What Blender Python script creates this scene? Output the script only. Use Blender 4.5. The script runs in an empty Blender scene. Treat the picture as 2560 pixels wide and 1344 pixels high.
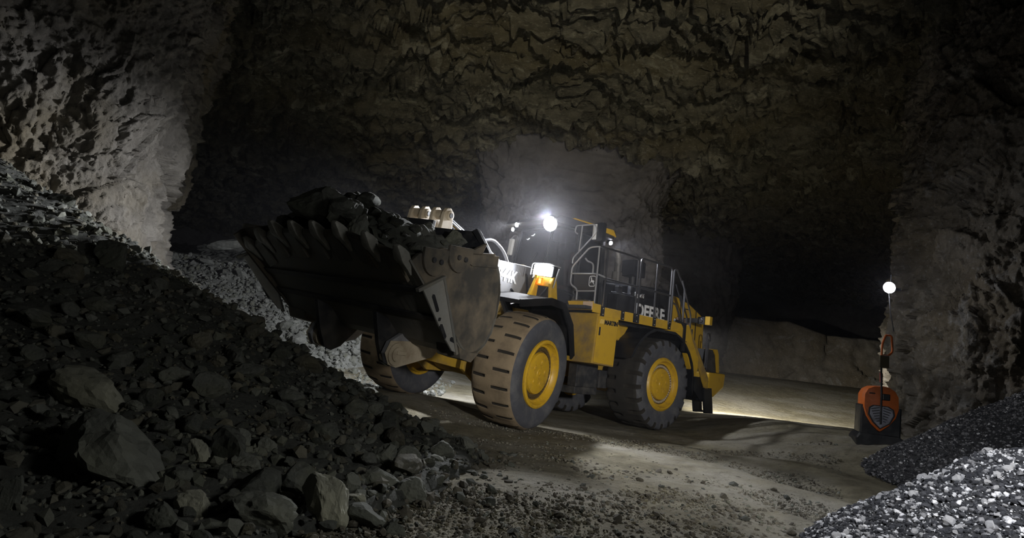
import bpy, bmesh, math, random
import numpy as np
from mathutils import Matrix, Vector

random.seed(7)
RNG = np.random.default_rng(11)
S = bpy.context.scene
COL = S.collection
PI = math.pi

# ------------------------------------------------------------------ camera, world, lights, exposure
cam_d = bpy.data.cameras.new('camera')
cam_d.sensor_width = 36.0
cam_d.lens = 36.0 * 1500.0 / 2560.0
cam_d.clip_start, cam_d.clip_end = 0.05, 300
cam = bpy.data.objects.new('camera', cam_d)
COL.objects.link(cam)
CAM_PITCH, CAM_ROLL, CAM_H = 0.138, 0.117, 1.35
_cp, _sp, _cr, _sr = math.cos(CAM_PITCH), math.sin(CAM_PITCH), math.cos(CAM_ROLL), math.sin(CAM_ROLL)
_fw = Vector((0, _cp, _sp)); _dn = Vector((0, _sp, -_cp)); _rt = Vector((1, 0, 0))
_r2 = _cr * _rt - _sr * _dn; _d2 = _sr * _rt + _cr * _dn
cam.matrix_world = Matrix(((_r2.x, -_d2.x, -_fw.x, 0), (_r2.y, -_d2.y, -_fw.y, 0), (_r2.z, -_d2.z, -_fw.z, CAM_H), (0, 0, 0, 1)))
S.camera = cam

S.view_settings.view_transform = 'Standard'
S.view_settings.look = 'None'
S.view_settings.exposure = 0.0
S.view_settings.gamma = 1.0
S.view_settings.use_curve_mapping = False
S.cycles.use_denoising = True
S.cycles.max_bounces = 6
S.cycles.diffuse_bounces = 3
S.cycles.transparent_max_bounces = 12
S.cycles.volume_bounces = 0
S.cycles.sample_clamp_indirect = 2.0

w = bpy.data.worlds.new('dark_mine'); S.world = w
w.use_nodes = True
w.node_tree.nodes['Background'].inputs[0].default_value = (0.9, 1.0, 0.95, 1)
w.node_tree.nodes['Background'].inputs[1].default_value = 0.0045

# loader pose: front frame and rear frame (articulated); columns forward, left, up
M_FRONT = Matrix(((-0.531, 0.844, 0.0795, -0.8577), (-0.847, -0.5287, -0.0498, 11.8988), (0.0, -0.0939, 0.9956, 0.1706), (0, 0, 0, 1)))
M_REAR = Matrix(((-0.7526, 0.6585, 0, 2.55), (-0.6585, -0.7526, 0, 15.236), (0, 0, 1, 0), (0, 0, 0, 1)))
def ortho(M):
    a = M.col[0].xyz.normalized(); b = M.col[1].xyz; b = (b - a * a.dot(b)).normalized(); c = a.cross(b)
    t = M.col[3].xyz
    return Matrix(((a.x, b.x, c.x, t.x), (a.y, b.y, c.y, t.y), (a.z, b.z, c.z, t.z), (0, 0, 0, 1)))
M_FRONT, M_REAR = ortho(M_FRONT), ortho(M_REAR)
def fpt(x, y, z): return M_FRONT @ Vector((x, y, z))
def rpt(x, y, z): return M_REAR @ Vector((x, y, z))

def lamp(name, kind, loc, target=None, energy=100, color=(1, 1, 1), size=0.1, spot=60, blend=0.5):
    d = bpy.data.lights.new(name, kind); d.energy = energy; d.color = color
    if kind == 'AREA': d.size = size
    else: d.shadow_soft_size = size
    if kind == 'SPOT': d.spot_size = math.radians(spot); d.spot_blend = blend
    o = bpy.data.objects.new(name, d); COL.objects.link(o); o.location = loc
    if target is not None:
        o.rotation_euler = (Vector(target) - Vector(loc)).to_track_quat('-Z', 'Y').to_euler()
    return o
COOL = (0.93, 0.95, 1.0)
WARM = (1.0, 0.90, 0.68)
# lamps the machine carries, plus one added spill spot
LIGHTS = [
 ('roof_light', 'SPOT', rpt(3.17, 0.74, 4.30), rpt(9, 4.0, 0.0), 2100, COOL, .12, 118, .6),
 ('roof_light_b', 'SPOT', rpt(3.12, -0.55, 4.28), (-7.4, 11.9, 1.2), 3600, COOL, .08, 78, 1.0),
 ('side_light_b', 'SPOT', rpt(2.2, -0.98, 4.22), rpt(1.5, -10, -2.5), 3000, COOL, .06, 112, .7),
 ('head_light', 'SPOT', fpt(0.09, 1.45, 2.92), fpt(9, 1.2, 3.6), 300, COOL, .1, 60, .8),
 ('head_spill', 'SPOT', fpt(0.12, 1.38, 2.92), fpt(.35, .86, 2.74), 34, COOL, .04, 84, .9),  # added spot for the single headlight's spill on the lift arm
 ('head_light_b', 'SPOT', fpt(0.1, -1.45, 2.92), fpt(9, -3.6, 2.4), 1000, COOL, .1, 80, .7),
 ('side_light', 'SPOT', rpt(0.98, 0.78, 4.2), rpt(-1, 6, 0.0), 520, COOL, .05, 130, .8),
 ('tail_light', 'SPOT', rpt(-3.42, 0.4, 2.6), rpt(-12, .5, -1.2), 6500, (1, .95, .84), .1, 82, .9),
 ('rear_light', 'SPOT', rpt(-0.6, -0.7, 4.3), (2.8, 25, 6.0), 270, (0.88, 0.85, 1.0), .1, 90, .9),
 # light of the photographer's own vehicle, behind and to the right of the camera; unseen added fills follow it
 ('vehicle_light', 'SPOT', (3.6, -1.8, 2.5), (1.6, 13.0, 2.2), 3900, (1, .97, .92), .25, 42, .9),
 ('bank_fill', 'SPOT', (2.6, 2.4, 3.0), (4.3, 4.4, 0.9), 620, (.93, .95, 1.0), .06, 72, .8),  # unseen spot added to brighten the near gravel bank
 ('roof_wash', 'SPOT', (1.2, -7.0, 2.4), (1.4, 15.5, 10.4), 5600, WARM, .2, 40, 1.0),  # unseen spot added to light the ceiling, standing in for the photographer's lamps
 ('pillar_wash', 'SPOT', (-0.6, 3.2, 2.2), (-7.0, 11.5, 3.8), 18, (1, .95, .84), .3, 60, 1.0),  # added unseen fill for the left pillar
 ('right_wash', 'SPOT', (2.0, 5.0, 1.6), (9.2, 13.0, 4.0), 60, (1, .96, .88), .4, 70, 1.0),  # added fill on the right pillar, no fixture
 ('slope_wash', 'SPOT', (2.8, 2.6, 2.6), (-2.6, 5.6, 0.4), 230, (.99, 1.0, .95), .5, 88, 1.0),  # unseen fill added over the dark rubble slope
]
for a in LIGHTS: lamp(*a)

# ------------------------------------------------------------------ noise in numpy
def _h(i, j, k, s):
    with np.errstate(over='ignore'):
        n = (i.astype(np.int64) * 73856093) ^ (j.astype(np.int64) * 19349663) ^ (k.astype(np.int64) * 83492791) ^ np.int64(s * 2654435761 % (1 << 31))
        n = n & 0xffffffff
        n = ((n ^ (n >> 16)) * 0x45d9f3b) & 0xffffffff
        n = ((n ^ (n >> 16)) * 0x45d9f3b) & 0xffffffff
        return (n ^ (n >> 16)) & 0xffffffff
def _r(i, j, k, s): return _h(i, j, k, s) / 4294967295.0
def vnoise(p, s=0):
    f = np.floor(p); t = p - f; t = t * t * t * (t * (t * 6 - 15) + 10); f = f.astype(np.int64)
    out = 0
    for a in (0, 1):
        for b in (0, 1):
            for c in (0, 1):
                wgt = (t[:, 0] if a else 1 - t[:, 0]) * (t[:, 1] if b else 1 - t[:, 1]) * (t[:, 2] if c else 1 - t[:, 2])
                out = out + wgt * _r(f[:, 0] + a, f[:, 1] + b, f[:, 2] + c, s)
    return out * 2 - 1
def fbm(p, octv=4, s=0, gain=.5, lac=2.03, ridged=False):
    p = np.asarray(p, float); a = 1; out = np.zeros(len(p)); tot = 0
    for o in range(octv):
        n = vnoise(p, s + o * 17)
        out += a * ((1 - 2 * np.abs(n)) if ridged else n); tot += a
        a *= gain; p = p * lac + 11.3
    return out / tot
def facets(p, s=0, tilt=1.0):
    """Chipped rock: every cell of a jittered lattice carries its own tilted plane."""
    f = np.floor(p).astype(np.int64); best = np.full(len(p), 1e9); val = np.zeros(len(p))
    for a in (-1, 0, 1):
        for b in (-1, 0, 1):
            for c in (-1, 0, 1):
                i, j, k = f[:, 0] + a, f[:, 1] + b, f[:, 2] + c
                d = p - np.stack([i + _r(i, j, k, s + 1), j + _r(i, j, k, s + 2), k + _r(i, j, k, s + 3)], 1)
                q = (d * d).sum(1); m = q < best
                g = np.stack([_r(i, j, k, s + 4), _r(i, j, k, s + 5), _r(i, j, k, s + 6)], 1) * 2 - 1
                v = (_r(i, j, k, s + 7) * 2 - 1) * .6 + tilt * (g * d).sum(1)
                val[m] = v[m]; best[m] = q[m]
    return val
def smooth(x, a, b):
    t = np.clip((x - a) / (b - a), 0, 1); return t * t * (3 - 2 * t)

# ------------------------------------------------------------------ ground shapes (world metres)
# TERRAIN-BEGIN
def z_floor(x, y):
    x = np.asarray(x, float); y = np.asarray(y, float)
    z = 1.7 * smooth(y, 15.5, 38) * smooth(x, 1.0, 8.0) + .5 * smooth(y, 16, 26) * smooth(-x, -1, 5)
    z = z + .50 * smooth(x, 4.0, 7.0) * smooth(y, 6.5, 10.5) * (1 - smooth(y, 14, 22))
    z = z + .32 * smooth(-x, -.7, 2.0) * np.exp(-((y - 12.4) / 2.2) ** 2)
    return z
_TY = np.array([0, 2.0, 3.0, 4.2, 5.1, 6.0, 7.0, 7.9, 9.0, 10.0, 11.0, 12.5, 14, 17])
_TX = np.array([-2.5, -2.0, -1.55, -1.25, -.8, -.45, -.22, -.15, -.6, -1.6, -2.6, -4.0, -6.0, -9.0])
_SY = np.array([0, 2.0, 3.0, 4.3, 5.6, 7.0, 8.5, 9.6, 12.0, 15])
_SS = np.array([.05, .05, .05, .085, .15, .24, .38, .475, .52, .5])
def z_pile(x, y):
    t = np.interp(y, _TY, _TX) - x
    s = np.interp(y, _SY, _SS)
    return s * np.maximum(t, -.6) + .08 * np.exp(-np.maximum(t, 0) * 1.5) * (t > 0) + np.where(t > 0, .0, t * .25)
def z_far(x, y):
    yb = 19.3 + .10 * np.maximum(0, x + 9) ** 2 * .35 + np.maximum(0, x + 5.2) * 1.5
    h = .66 * (y - yb)
    return np.where(h < 3.4, h, 3.4 + (h - 3.4) * .35) - .1
def z_bank(x, y):
    r = np.sqrt((x - 5.45) ** 2 + (.9 * (y - 4.0)) ** 2)
    z = 2.15 - .72 * r
    return np.where(z > .95, .95 + (z - .95) * .45, z)
def z_bank2(x, y):
    r = np.sqrt((x - 9.85) ** 2 + (1.6 * (y - 9.3)) ** 2)
    return 2.60 - .57 * r
# TERRAIN-END

# ------------------------------------------------------------------ materials
def new_mat(name):
    m = bpy.data.materials.new(name); m.use_nodes = True
    nt = m.node_tree; b = nt.nodes['Principled BSDF']
    return m, nt, b
def N(nt, t, **kw):
    n = nt.nodes.new(t)
    for k, v in kw.items():
        if k in n.inputs: n.inputs[k].default_value = v
        else: setattr(n, k, v)
    return n
def ramp(nt, src, stops):
    r = nt.nodes.new('ShaderNodeValToRGB'); e = r.color_ramp.elements
    while len(e) < len(stops): e.new(.5)
    for q, (p, c) in zip(e, stops):
        q.position = p; q.color = (*c, 1)
    nt.links.new(src, r.inputs[0]); return r.outputs[0]
def mix(nt, fac, a, b, mode='MIX'):
    m = nt.nodes.new('ShaderNodeMix'); m.data_type = 'RGBA'; m.blend_type = mode
    for sock, v in ((m.inputs[0], fac), (m.inputs[6], a), (m.inputs[7], b)):
        if isinstance(v, (int, float)): sock.default_value = v
        elif isinstance(v, tuple): sock.default_value = (*v, 1)
        else: nt.links.new(v, sock)
    return m.outputs[2]
def mat_rock(name, lo, hi, stain=None, amount=.5, scale=1.0, bump=.25, rough=.92, speck=0.0, speck_col=(.5, .5, .48), spec=.25, patch=None, streak=None, ridge=.8):
    m, nt, b = new_mat(name); L = nt.links
    tc = N(nt, 'ShaderNodeTexCoord')
    src = tc.outputs['Object']
    if streak:
        mp = N(nt, 'ShaderNodeMapping'); mp.inputs['Scale'].default_value = streak; L.new(src, mp.inputs[0]); src = mp.outputs[0]
    n1 = N(nt, 'ShaderNodeTexNoise', Scale=2.2 * scale, Detail=8, Roughness=.65); L.new(src, n1.inputs['Vector'])
    c = ramp(nt, n1.outputs[0], [(.28, lo), (.72, hi)])
    if stain:
        n2 = N(nt, 'ShaderNodeTexNoise', Scale=.33 * scale, Detail=5, Roughness=.6); L.new(src, n2.inputs['Vector'])
        f = ramp(nt, n2.outputs[0], [(.44, (0, 0, 0)), (.60, (amount,) * 3)])
        c = mix(nt, f, c, stain)
    if patch:
        n4 = N(nt, 'ShaderNodeTexNoise', Scale=.75 * scale, Detail=9, Roughness=.75, Distortion=.6); L.new(src, n4.inputs['Vector'])
        f = ramp(nt, n4.outputs[0], [(.55, (0, 0, 0)), (.62, (.85,) * 3)])
        c = mix(nt, f, c, patch)
    if speck:
        n3 = N(nt, 'ShaderNodeTexNoise', Scale=14 * scale, Detail=4, Roughness=.7); L.new(src, n3.inputs['Vector'])
        f = ramp(nt, n3.outputs[0], [(.56, (0, 0, 0)), (.66, (speck,) * 3)])
        c = mix(nt, f, c, speck_col)
    L.new(c, b.inputs['Base Color'])
    b.inputs['Roughness'].default_value = rough; b.inputs['Specular IOR Level'].default_value = spec
    nb = N(nt, 'ShaderNodeTexNoise', Scale=7 * scale, Detail=9, Roughness=.72); L.new(src, nb.inputs['Vector'])
    nr = N(nt, 'ShaderNodeTexNoise', noise_type='RIDGED_MULTIFRACTAL', normalize=True, Scale=2.6 * scale, Detail=8, Roughness=.6); L.new(src, nr.inputs['Vector'])
    ad = N(nt, 'ShaderNodeMath', operation='MULTIPLY_ADD'); L.new(nr.outputs[0], ad.inputs[0]); ad.inputs[1].default_value = ridge; L.new(nb.outputs[0], ad.inputs[2])
    bp = N(nt, 'ShaderNodeBump', Strength=1.0, Distance=bump); L.new(ad.outputs[0], bp.inputs['Height']); L.new(bp.outputs[0], b.inputs['Normal'])
    return m
def mat_paint(name, col, rough=.45, metal=0.0, dirt=None, amount=.6, scale=2.0, bump=0.0, lo=.46, hi=.68, spec=.5):
    m, nt, b = new_mat(name); L = nt.links
    tc = N(nt, 'ShaderNodeTexCoord')
    c = col
    if dirt:
        n = N(nt, 'ShaderNodeTexNoise', Scale=scale, Detail=9, Roughness=.68); L.new(tc.outputs['Object'], n.inputs['Vector'])
        f = ramp(nt, n.outputs[0], [(lo, (0, 0, 0)), (hi, (amount,) * 3)])
        c = mix(nt, f, col, dirt); L.new(c, b.inputs['Base Color'])
        rr = N(nt, 'ShaderNodeMapRange'); L.new(f, rr.inputs[0]); rr.inputs[3].default_value = rough; rr.inputs[4].default_value = .95
        L.new(rr.outputs[0], b.inputs['Roughness'])
    else:
        b.inputs['Base Color'].default_value = (*col, 1); b.inputs['Roughness'].default_value = rough
    b.inputs['Metallic'].default_value = metal; b.inputs['Specular IOR Level'].default_value = spec
    if bump:
        nb = N(nt, 'ShaderNodeTexNoise', Scale=scale * 9, Detail=6, Roughness=.7); L.new(tc.outputs['Object'], nb.inputs['Vector'])
        bp = N(nt, 'ShaderNodeBump', Strength=1.0, Distance=bump); L.new(nb.outputs[0], bp.inputs['Height']); L.new(bp.outputs[0], b.inputs['Normal'])
    return m
def mat_emit(name, col, power):
    m, nt, b = new_mat(name)
    b.inputs['Base Color'].default_value = (*col, 1)
    b.inputs['Emission Color'].default_value = (*col, 1); b.inputs['Emission Strength'].default_value = power
    return m
def mat_glass(name, tint=(.75, .78, .78), refl=.06):
    m, nt, b = new_mat(name); nt.nodes.remove(b)
    t = N(nt, 'ShaderNodeBsdfTransparent'); t.inputs[0].default_value = (*tint, 1)
    g = N(nt, 'ShaderNodeBsdfGlossy'); g.inputs['Roughness'].default_value = .08
    d = N(nt, 'ShaderNodeBsdfDiffuse'); d.inputs[0].default_value = (.35, .35, .37, 1)
    fr = N(nt, 'ShaderNodeFresnel', IOR=1.5)
    x = N(nt, 'ShaderNodeMixShader'); y = N(nt, 'ShaderNodeMixShader', Fac=refl)
    nt.links.new(fr.outputs[0], x.inputs[0]); nt.links.new(t.outputs[0], x.inputs[1]); nt.links.new(g.outputs[0], x.inputs[2])
    nt.links.new(x.outputs[0], y.inputs[1]); nt.links.new(d.outputs[0], y.inputs[2])
    nt.links.new(y.outputs[0], nt.nodes['Material Output'].inputs[0])
    return m

DUST = (.17, .13, .085)
M_CEIL = mat_rock('roof_rock', (.022, .022, .018), (.33, .31, .23), (.15, .122, .055), .6, .8, .20, rough=.62, streak=(.7, 1.5, 1.5), speck=.6, speck_col=(.46, .44, .34), spec=.6, ridge=2.0, patch=(.46, .44, .34))  # pale specks and wide tone range put highlights into the rock colour
M_WALL = mat_rock('wall_rock', (.15, .138, .12), (.36, .335, .295), (.25, .20, .10), .45, .8, .10)
M_WALLR = mat_rock('wall_rock_dark', (.13, .118, .098), (.30, .27, .225), (.17, .13, .07), .5, .8, .10, speck=.35, patch=(.33, .32, .30))
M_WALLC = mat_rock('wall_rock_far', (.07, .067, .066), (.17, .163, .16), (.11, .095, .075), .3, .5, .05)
M_FLOOR = mat_rock('dirt_floor', (.125, .108, .070), (.33, .30, .205), (.40, .38, .33), .6, 1.3, .09, speck=.5, speck_col=(.09, .08, .065))
M_BED = mat_rock('rubble_dirt', (.07, .073, .066), (.17, .172, .155), None, 0, 3.0, .06)
M_ROCKS = [mat_rock('rubble_grey', (.11, .115, .102), (.22, .225, .20), (.15, .15, .10), .5, 1.6, .02),
           mat_rock('rubble_dark', (.07, .073, .066), (.15, .155, .138), (.10, .105, .07), .5, 1.6, .02),
           mat_rock('rubble_brown', (.10, .098, .08), (.20, .19, .155), (.13, .115, .07), .5, 1.6, .02)]
M_PALE = mat_rock('rubble_pale', (.19, .19, .155), (.36, .355, .30), (.27, .26, .16), .5, 1.3, .015)
M_FARROCK = mat_rock('far_rubble', (.13, .135, .125), (.30, .305, .28), None, 0, 2.0, .02)
M_DARKPEB = mat_rock('floor_stone', (.07, .063, .05), (.16, .145, .115), None, 0, 4.0, .01)
M_WHITE = mat_rock('white_lump', (.45, .45, .46), (.80, .80, .82), None, 0, 8.0, .01, speck=.35, speck_col=(.25, .25, .26))
M_BLACKST = mat_rock('black_lump', (.018, .019, .023), (.07, .072, .08), None, 0, 8.0, .01)
M_GREYST = mat_rock('grey_lump', (.10, .10, .105), (.26, .26, .27), None, 0, 8.0, .01)
M_BANK = mat_rock('gravel_bed', (.02, .021, .023), (.09, .09, .095), None, 0, 16.0, .02, speck=.3, speck_col=(.32, .32, .33))

YEL = (.56, .34, .022)
M_YEL = mat_paint('yellow_paint', YEL, .42, 0, (.20, .13, .055), .7, 2.2, lo=.5, hi=.8)
M_YELD = mat_paint('yellow_paint_dirty', (.44, .27, .025), .6, 0, (.15, .11, .07), .95, 1.6, lo=.42, hi=.66)
M_BLK = mat_paint('black_paint', (.010, .011, .014), .35, 0, (.05, .05, .05), .4, 3)
M_FEND = mat_paint('fender_black', (.010, .010, .011), .8, 0, (.022, .020, .018), .7, 3, bump=.002, spec=.08)
M_DKG = mat_paint('dark_steel', (.035, .036, .04), .5, .2, (.12, .11, .095), .7, 3, bump=.002)
M_BUCK = mat_paint('bucket_steel', (.12, .12, .112), .55, .1, (.20, .18, .14), .8, 2.2, bump=.004, lo=.42, hi=.7)
M_BUCKS = mat_paint('bucket_side_steel', (.065, .062, .056), .55, .2, (.19, .155, .11), .9, 1.5, bump=.004, lo=.42, hi=.64)
M_WEAR = mat_paint('wear_plate', (.24, .24, .225), .5, .2, (.20, .185, .16), .7, 3.5, bump=.002)
M_TOOTH = mat_paint('tooth_steel', (.24, .235, .215), .55, .2, (.12, .115, .10), .8, 4, bump=.003)
M_CREAM = mat_paint('cream_paint', (.50, .43, .32), .5, 0, (.25, .19, .12), .7, 3)
M_ARM = mat_paint('arm_glare_grey', (.36, .37, .40), .35, .3, (.20, .19, .18), .5, 3)  # silvery grey holds the lamp glare; the arm's own paint is yellow
M_CHROME = mat_paint('chrome', (.75, .77, .8), .15, 1.0)
M_RAIL = mat_paint('rail_steel', (.13, .13, .14), .28, .8)
M_LITRAIL = mat_paint('lit_rail', (.45, .45, .47), .35, .6)  # paler copy of the rail steel, lamp light put into its colour
M_TREAD = mat_paint('dusty_tread', (.23, .175, .11), .9, 0, (.12, .09, .06), .8, 2.5, bump=.006)
M_TREADR = mat_paint('dark_tread', (.024, .022, .019), .9, 0, (.05, .042, .032), .6, 2.5, bump=.006)
M_RUB = mat_paint('tyre_rubber', (.066, .068, .080), .85, 0, (.13, .13, .13), .7, 4, bump=.004, spec=.3)
M_GROOVE = mat_paint('groove_rubber', (.02, .017, .013), .95)
M_RIM = mat_paint('rim_yellow', (.55, .33, .02), .4, 0, (.22, .13, .04), .6, 9, lo=.5, hi=.75)
M_RIMD = mat_paint('rim_grime', (.16, .10, .03), .6, 0, (.08, .055, .03), .8, 9)
M_BOLT = mat_paint('bolt_steel', (.66, .58, .44), .35, .4)
M_BOLTD = mat_paint('bolt_dark', (.10, .07, .03), .6, .2)
M_TXT = mat_paint('white_decal', (.75, .76, .78), .5)
M_TXTB = mat_paint('black_decal', (.008, .008, .01), .5)
M_GLASS = mat_glass('cab_glass')
M_GLASSD = mat_glass('cab_side_glass', (.38, .42, .42), .03)
M_SEAT = mat_paint('seat_cloth', (.16, .03, .03), .8)
M_LENS = mat_emit('lamp_lens', (.95, .97, 1.0), 60)
M_LENSB = mat_emit('lamp_lens_violet', (.86, .84, 1.0), 30)
M_AMBER = mat_emit('turn_signal', (1.0, .16, .01), 1.6)
M_AMBERC = mat_emit('turn_signal_core', (1.0, .55, .10), 3.0)
M_ORANGE = mat_paint('orange_paint', (.62, .13, .012), .45, 0, (.28, .10, .03), .6, 3)
M_PANEL = mat_paint('grille_grey', (.30, .31, .36), .5, .3, (.12, .12, .13), .6, 8)

# ------------------------------------------------------------------ mesh helpers
def setp(o, label=None, cat=None, group=None, kind=None):
    if label: o['label'] = label
    if cat: o['category'] = cat
    if group: o['group'] = group
    if kind: o['kind'] = kind
    return o
def link(name, me, parent=None, loc=None):
    o = bpy.data.objects.new(name, me); COL.objects.link(o)
    if parent is not None: o.parent = parent
    if loc is not None: o.location = loc
    return o
def np_mesh(name, V, F, mats, smooth_=False, mi=None):
    V = np.asarray(V, np.float32); F = np.asarray(F, np.int32); n = F.shape[1]
    me = bpy.data.meshes.new(name)
    me.vertices.add(len(V)); me.vertices.foreach_set('co', V.ravel())
    me.loops.add(F.size); me.loops.foreach_set('vertex_index', F.ravel())
    me.polygons.add(len(F)); me.polygons.foreach_set('loop_start', np.arange(0, F.size, n, dtype=np.int32))
    me.polygons.foreach_set('loop_total', np.full(len(F), n, np.int32))
    me.polygons.foreach_set('use_smooth', np.full(len(F), smooth_))
    for m in (mats if isinstance(mats, (list, tuple)) else [mats]): me.materials.append(m)
    if mi is not None: me.polygons.foreach_set('material_index', np.asarray(mi, np.int32))
    me.update(calc_edges=True); me.validate()
    return me
def grid_faces(nu, nv, wrap=False):
    i = np.arange(nu if wrap else nu - 1)[:, None]; j = np.arange(nv - 1)[None]
    a = i * nv + j; b = ((i + 1) % nu) * nv + j
    return np.stack([a, b, b + 1, a + 1], -1).reshape(-1, 4)

class MB:
    """collects shapes, then links them as ONE mesh object"""
    def __init__(s): s.v = []; s.f = []; s.mi = []
    def add(s, V, F, m=0):
        n = len(s.v); s.v += [tuple(p) for p in V]
        for f in F: s.f.append([i + n for i in f]); s.mi.append(m)
        return s
    def box(s, c, d, m=0, R=None):
        V = [Vector((x * d[0] / 2, y * d[1] / 2, z * d[2] / 2)) for x in (-1, 1) for y in (-1, 1) for z in (-1, 1)]
        if R is not None: V = [R @ p for p in V]
        V = [p + Vector(c) for p in V]
        return s.add(V, [(0, 1, 3, 2), (4, 6, 7, 5), (0, 4, 5, 1), (2, 3, 7, 6), (0, 2, 6, 4), (1, 5, 7, 3)], m)
    def cyl(s, a, b, r, n=16, r2=None, m=0, caps=True):
        a, b = Vector(a), Vector(b); d = (b - a).normalized(); u = d.orthogonal().normalized(); w_ = d.cross(u)
        r2 = r if r2 is None else r2
        V = [a + (u * math.cos(t) + w_ * math.sin(t)) * r for t in [2 * PI * k / n for k in range(n)]]
        V += [b + (u * math.cos(t) + w_ * math.sin(t)) * r2 for t in [2 * PI * k / n for k in range(n)]]
        F = [(k, (k + 1) % n, n + (k + 1) % n, n + k) for k in range(n)]
        if caps: F += [tuple(range(n - 1, -1, -1)), tuple(range(n, 2 * n))]
        return s.add(V, F, m)
    def tube(s, pts, r, n=8, m=0, fil=0.0):
        P = [Vector(p) for p in pts]
        if fil:
            Q = [P[0]]
            for a, b, c in zip(P, P[1:], P[2:]):
                l = min(fil, (a - b).length * .45, (c - b).length * .45)
                p, q = b + (a - b).normalized() * l, b + (c - b).normalized() * l
                for t in (0, .25, .5, .75, 1): Q.append(p * (1 - t) ** 2 + b * 2 * t * (1 - t) + q * t * t)
            Q.append(P[-1]); P = Q
        V = []; u = None
        for i, p in enumerate(P):
            d = (P[min(i + 1, len(P) - 1)] - P[max(i - 1, 0)]).normalized()
            u = d.orthogonal().normalized() if u is None else (u - d * u.dot(d)).normalized()
            w_ = d.cross(u)
            V += [p + (u * math.cos(2 * PI * k / n) + w_ * math.sin(2 * PI * k / n)) * r for k in range(n)]
        F = []
        for i in range(len(P) - 1):
            for k in range(n): F.append((i * n + k, i * n + (k + 1) % n, (i + 1) * n + (k + 1) % n, (i + 1) * n + k))
        F += [tuple(range(n - 1, -1, -1)), tuple(range(len(V) - n, len(V)))]
        return s.add(V, F, m)
    def prism(s, poly, axis, a, b, m=0):
        def P(p, t):
            return {'x': (t, p[0], p[1]), 'y': (p[0], t, p[1]), 'z': (p[0], p[1], t)}[axis]
        n = len(poly)
        V = [P(p, a) for p in poly] + [P(p, b) for p in poly]
        F = [tuple(range(n - 1, -1, -1)), tuple(range(n, 2 * n))] + [(k, (k + 1) % n, n + (k + 1) % n, n + k) for k in range(n)]
        return s.add(V, F, m)
    def lathe(s, prof, c, n=48, m=0, axis='y', sgn=1):
        """prof: (radius, offset along the axis)"""
        V = []
        for k in range(n):
            t = 2 * PI * k / n
            for r, h in prof:
                q = (r * math.cos(t), sgn * h, r * math.sin(t)) if axis == 'y' else ((r * math.cos(t), r * math.sin(t), h) if axis == 'z' else (sgn * h, r * math.cos(t), r * math.sin(t)))
                V.append((c[0] + q[0], c[1] + q[1], c[2] + q[2]))
        k_ = len(prof); F = []
        for i in range(n):
            for j in range(k_ - 1):
                F.append((i * k_ + j, ((i + 1) % n) * k_ + j, ((i + 1) % n) * k_ + j + 1, i * k_ + j + 1))
        return s.add(V, F, m)
    def mesh(s, name, mats, bevel=0.0, smooth_=False):
        me = bpy.data.meshes.new(name); me.from_pydata(s.v, [], s.f)
        mats = mats if isinstance(mats, (list, tuple)) else [mats]
        for q in mats: me.materials.append(q)
        me.polygons.foreach_set('material_index', s.mi)
        bm = bmesh.new(); bm.from_mesh(me)
        bmesh.ops.recalc_face_normals(bm, faces=bm.faces)
        if bevel:
            ed = [e for e in bm.edges if len(e.link_faces) == 2 and e.calc_face_angle(0) > .5]
            bmesh.ops.bevel(bm, geom=ed, offset=bevel, segments=2, profile=.6, affect='EDGES', clamp_overlap=True)
        if smooth_:
            for f in bm.faces: f.smooth = True
            for e in bm.edges:
                if len(e.link_faces) == 2 and e.calc_face_angle(0) > .6: e.smooth = False
        bm.to_mesh(me); bm.free(); me.update()
        return me
    def build(s, name, mats, parent=None, M=None, bevel=0.0, smooth_=False):
        o = link(name, s.mesh(name, mats, bevel, smooth_), parent)
        if M is not None:
            o.matrix_world = M if parent is None else Matrix.Identity(4)
            if parent is not None: o.matrix_parent_inverse = Matrix.Identity(4); o.matrix_local = PARENT_INV[parent.name] @ M if parent.name in PARENT_INV else M
        return o
PARENT_INV = {}

def text_mesh(name, body, size, mat, depth=.004, bold=.0, shear=0.0):
    c = bpy.data.curves.new(name, 'FONT'); c.body = body; c.size = size; c.extrude = depth; c.offset = bold; c.shear = shear
    o = bpy.data.objects.new(name, c); COL.objects.link(o)
    bpy.context.view_layer.update()
    me = bpy.data.meshes.new_from_object(o.evaluated_get(bpy.context.evaluated_depsgraph_get()))
    bpy.data.objects.remove(o); me.name = name
    me.materials.clear(); me.materials.append(mat)
    return me

# ------------------------------------------------------------------ the setting
def structure(name, me): return setp(link(name, me), kind='structure')

# floor
ty = np.concatenate([np.linspace(1.5, 4, 30)[:-1], np.geomspace(4, 44, 240)])
tx = np.linspace(-1.25, 1.25, 260)
X = tx[:, None] * (ty[None] + 5); Y = np.repeat(ty[None], len(tx), 0)
P3 = np.stack([X.ravel(), Y.ravel(), np.zeros(X.size)], 1)
rut = fbm(P3 * [.35, .9, 1], 3, 5) * .035 + fbm(P3 * [2.4, 2.4, 1], 4, 9) * .018 + fbm(P3 * [6, 9, 1], 2, 12) * .008
# wheel ruts that run away under the machine to the right
q = (P3[:, 0] * .80 + P3[:, 1] * .6)
rut = rut + .055 * np.maximum(-.4, np.sin(q * 4.2 + 2.0 * fbm(P3 * .5, 2, 3))) * smooth(P3[:, 0], 2.0, 4.5) * (1 - smooth(P3[:, 1], 12, 15))
Zf = z_floor(P3[:, 0], P3[:, 1]) + rut
structure('floor', np_mesh('floor', np.stack([P3[:, 0], P3[:, 1], Zf], 1), grid_faces(len(tx), len(ty)), M_FLOOR, True))

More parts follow.
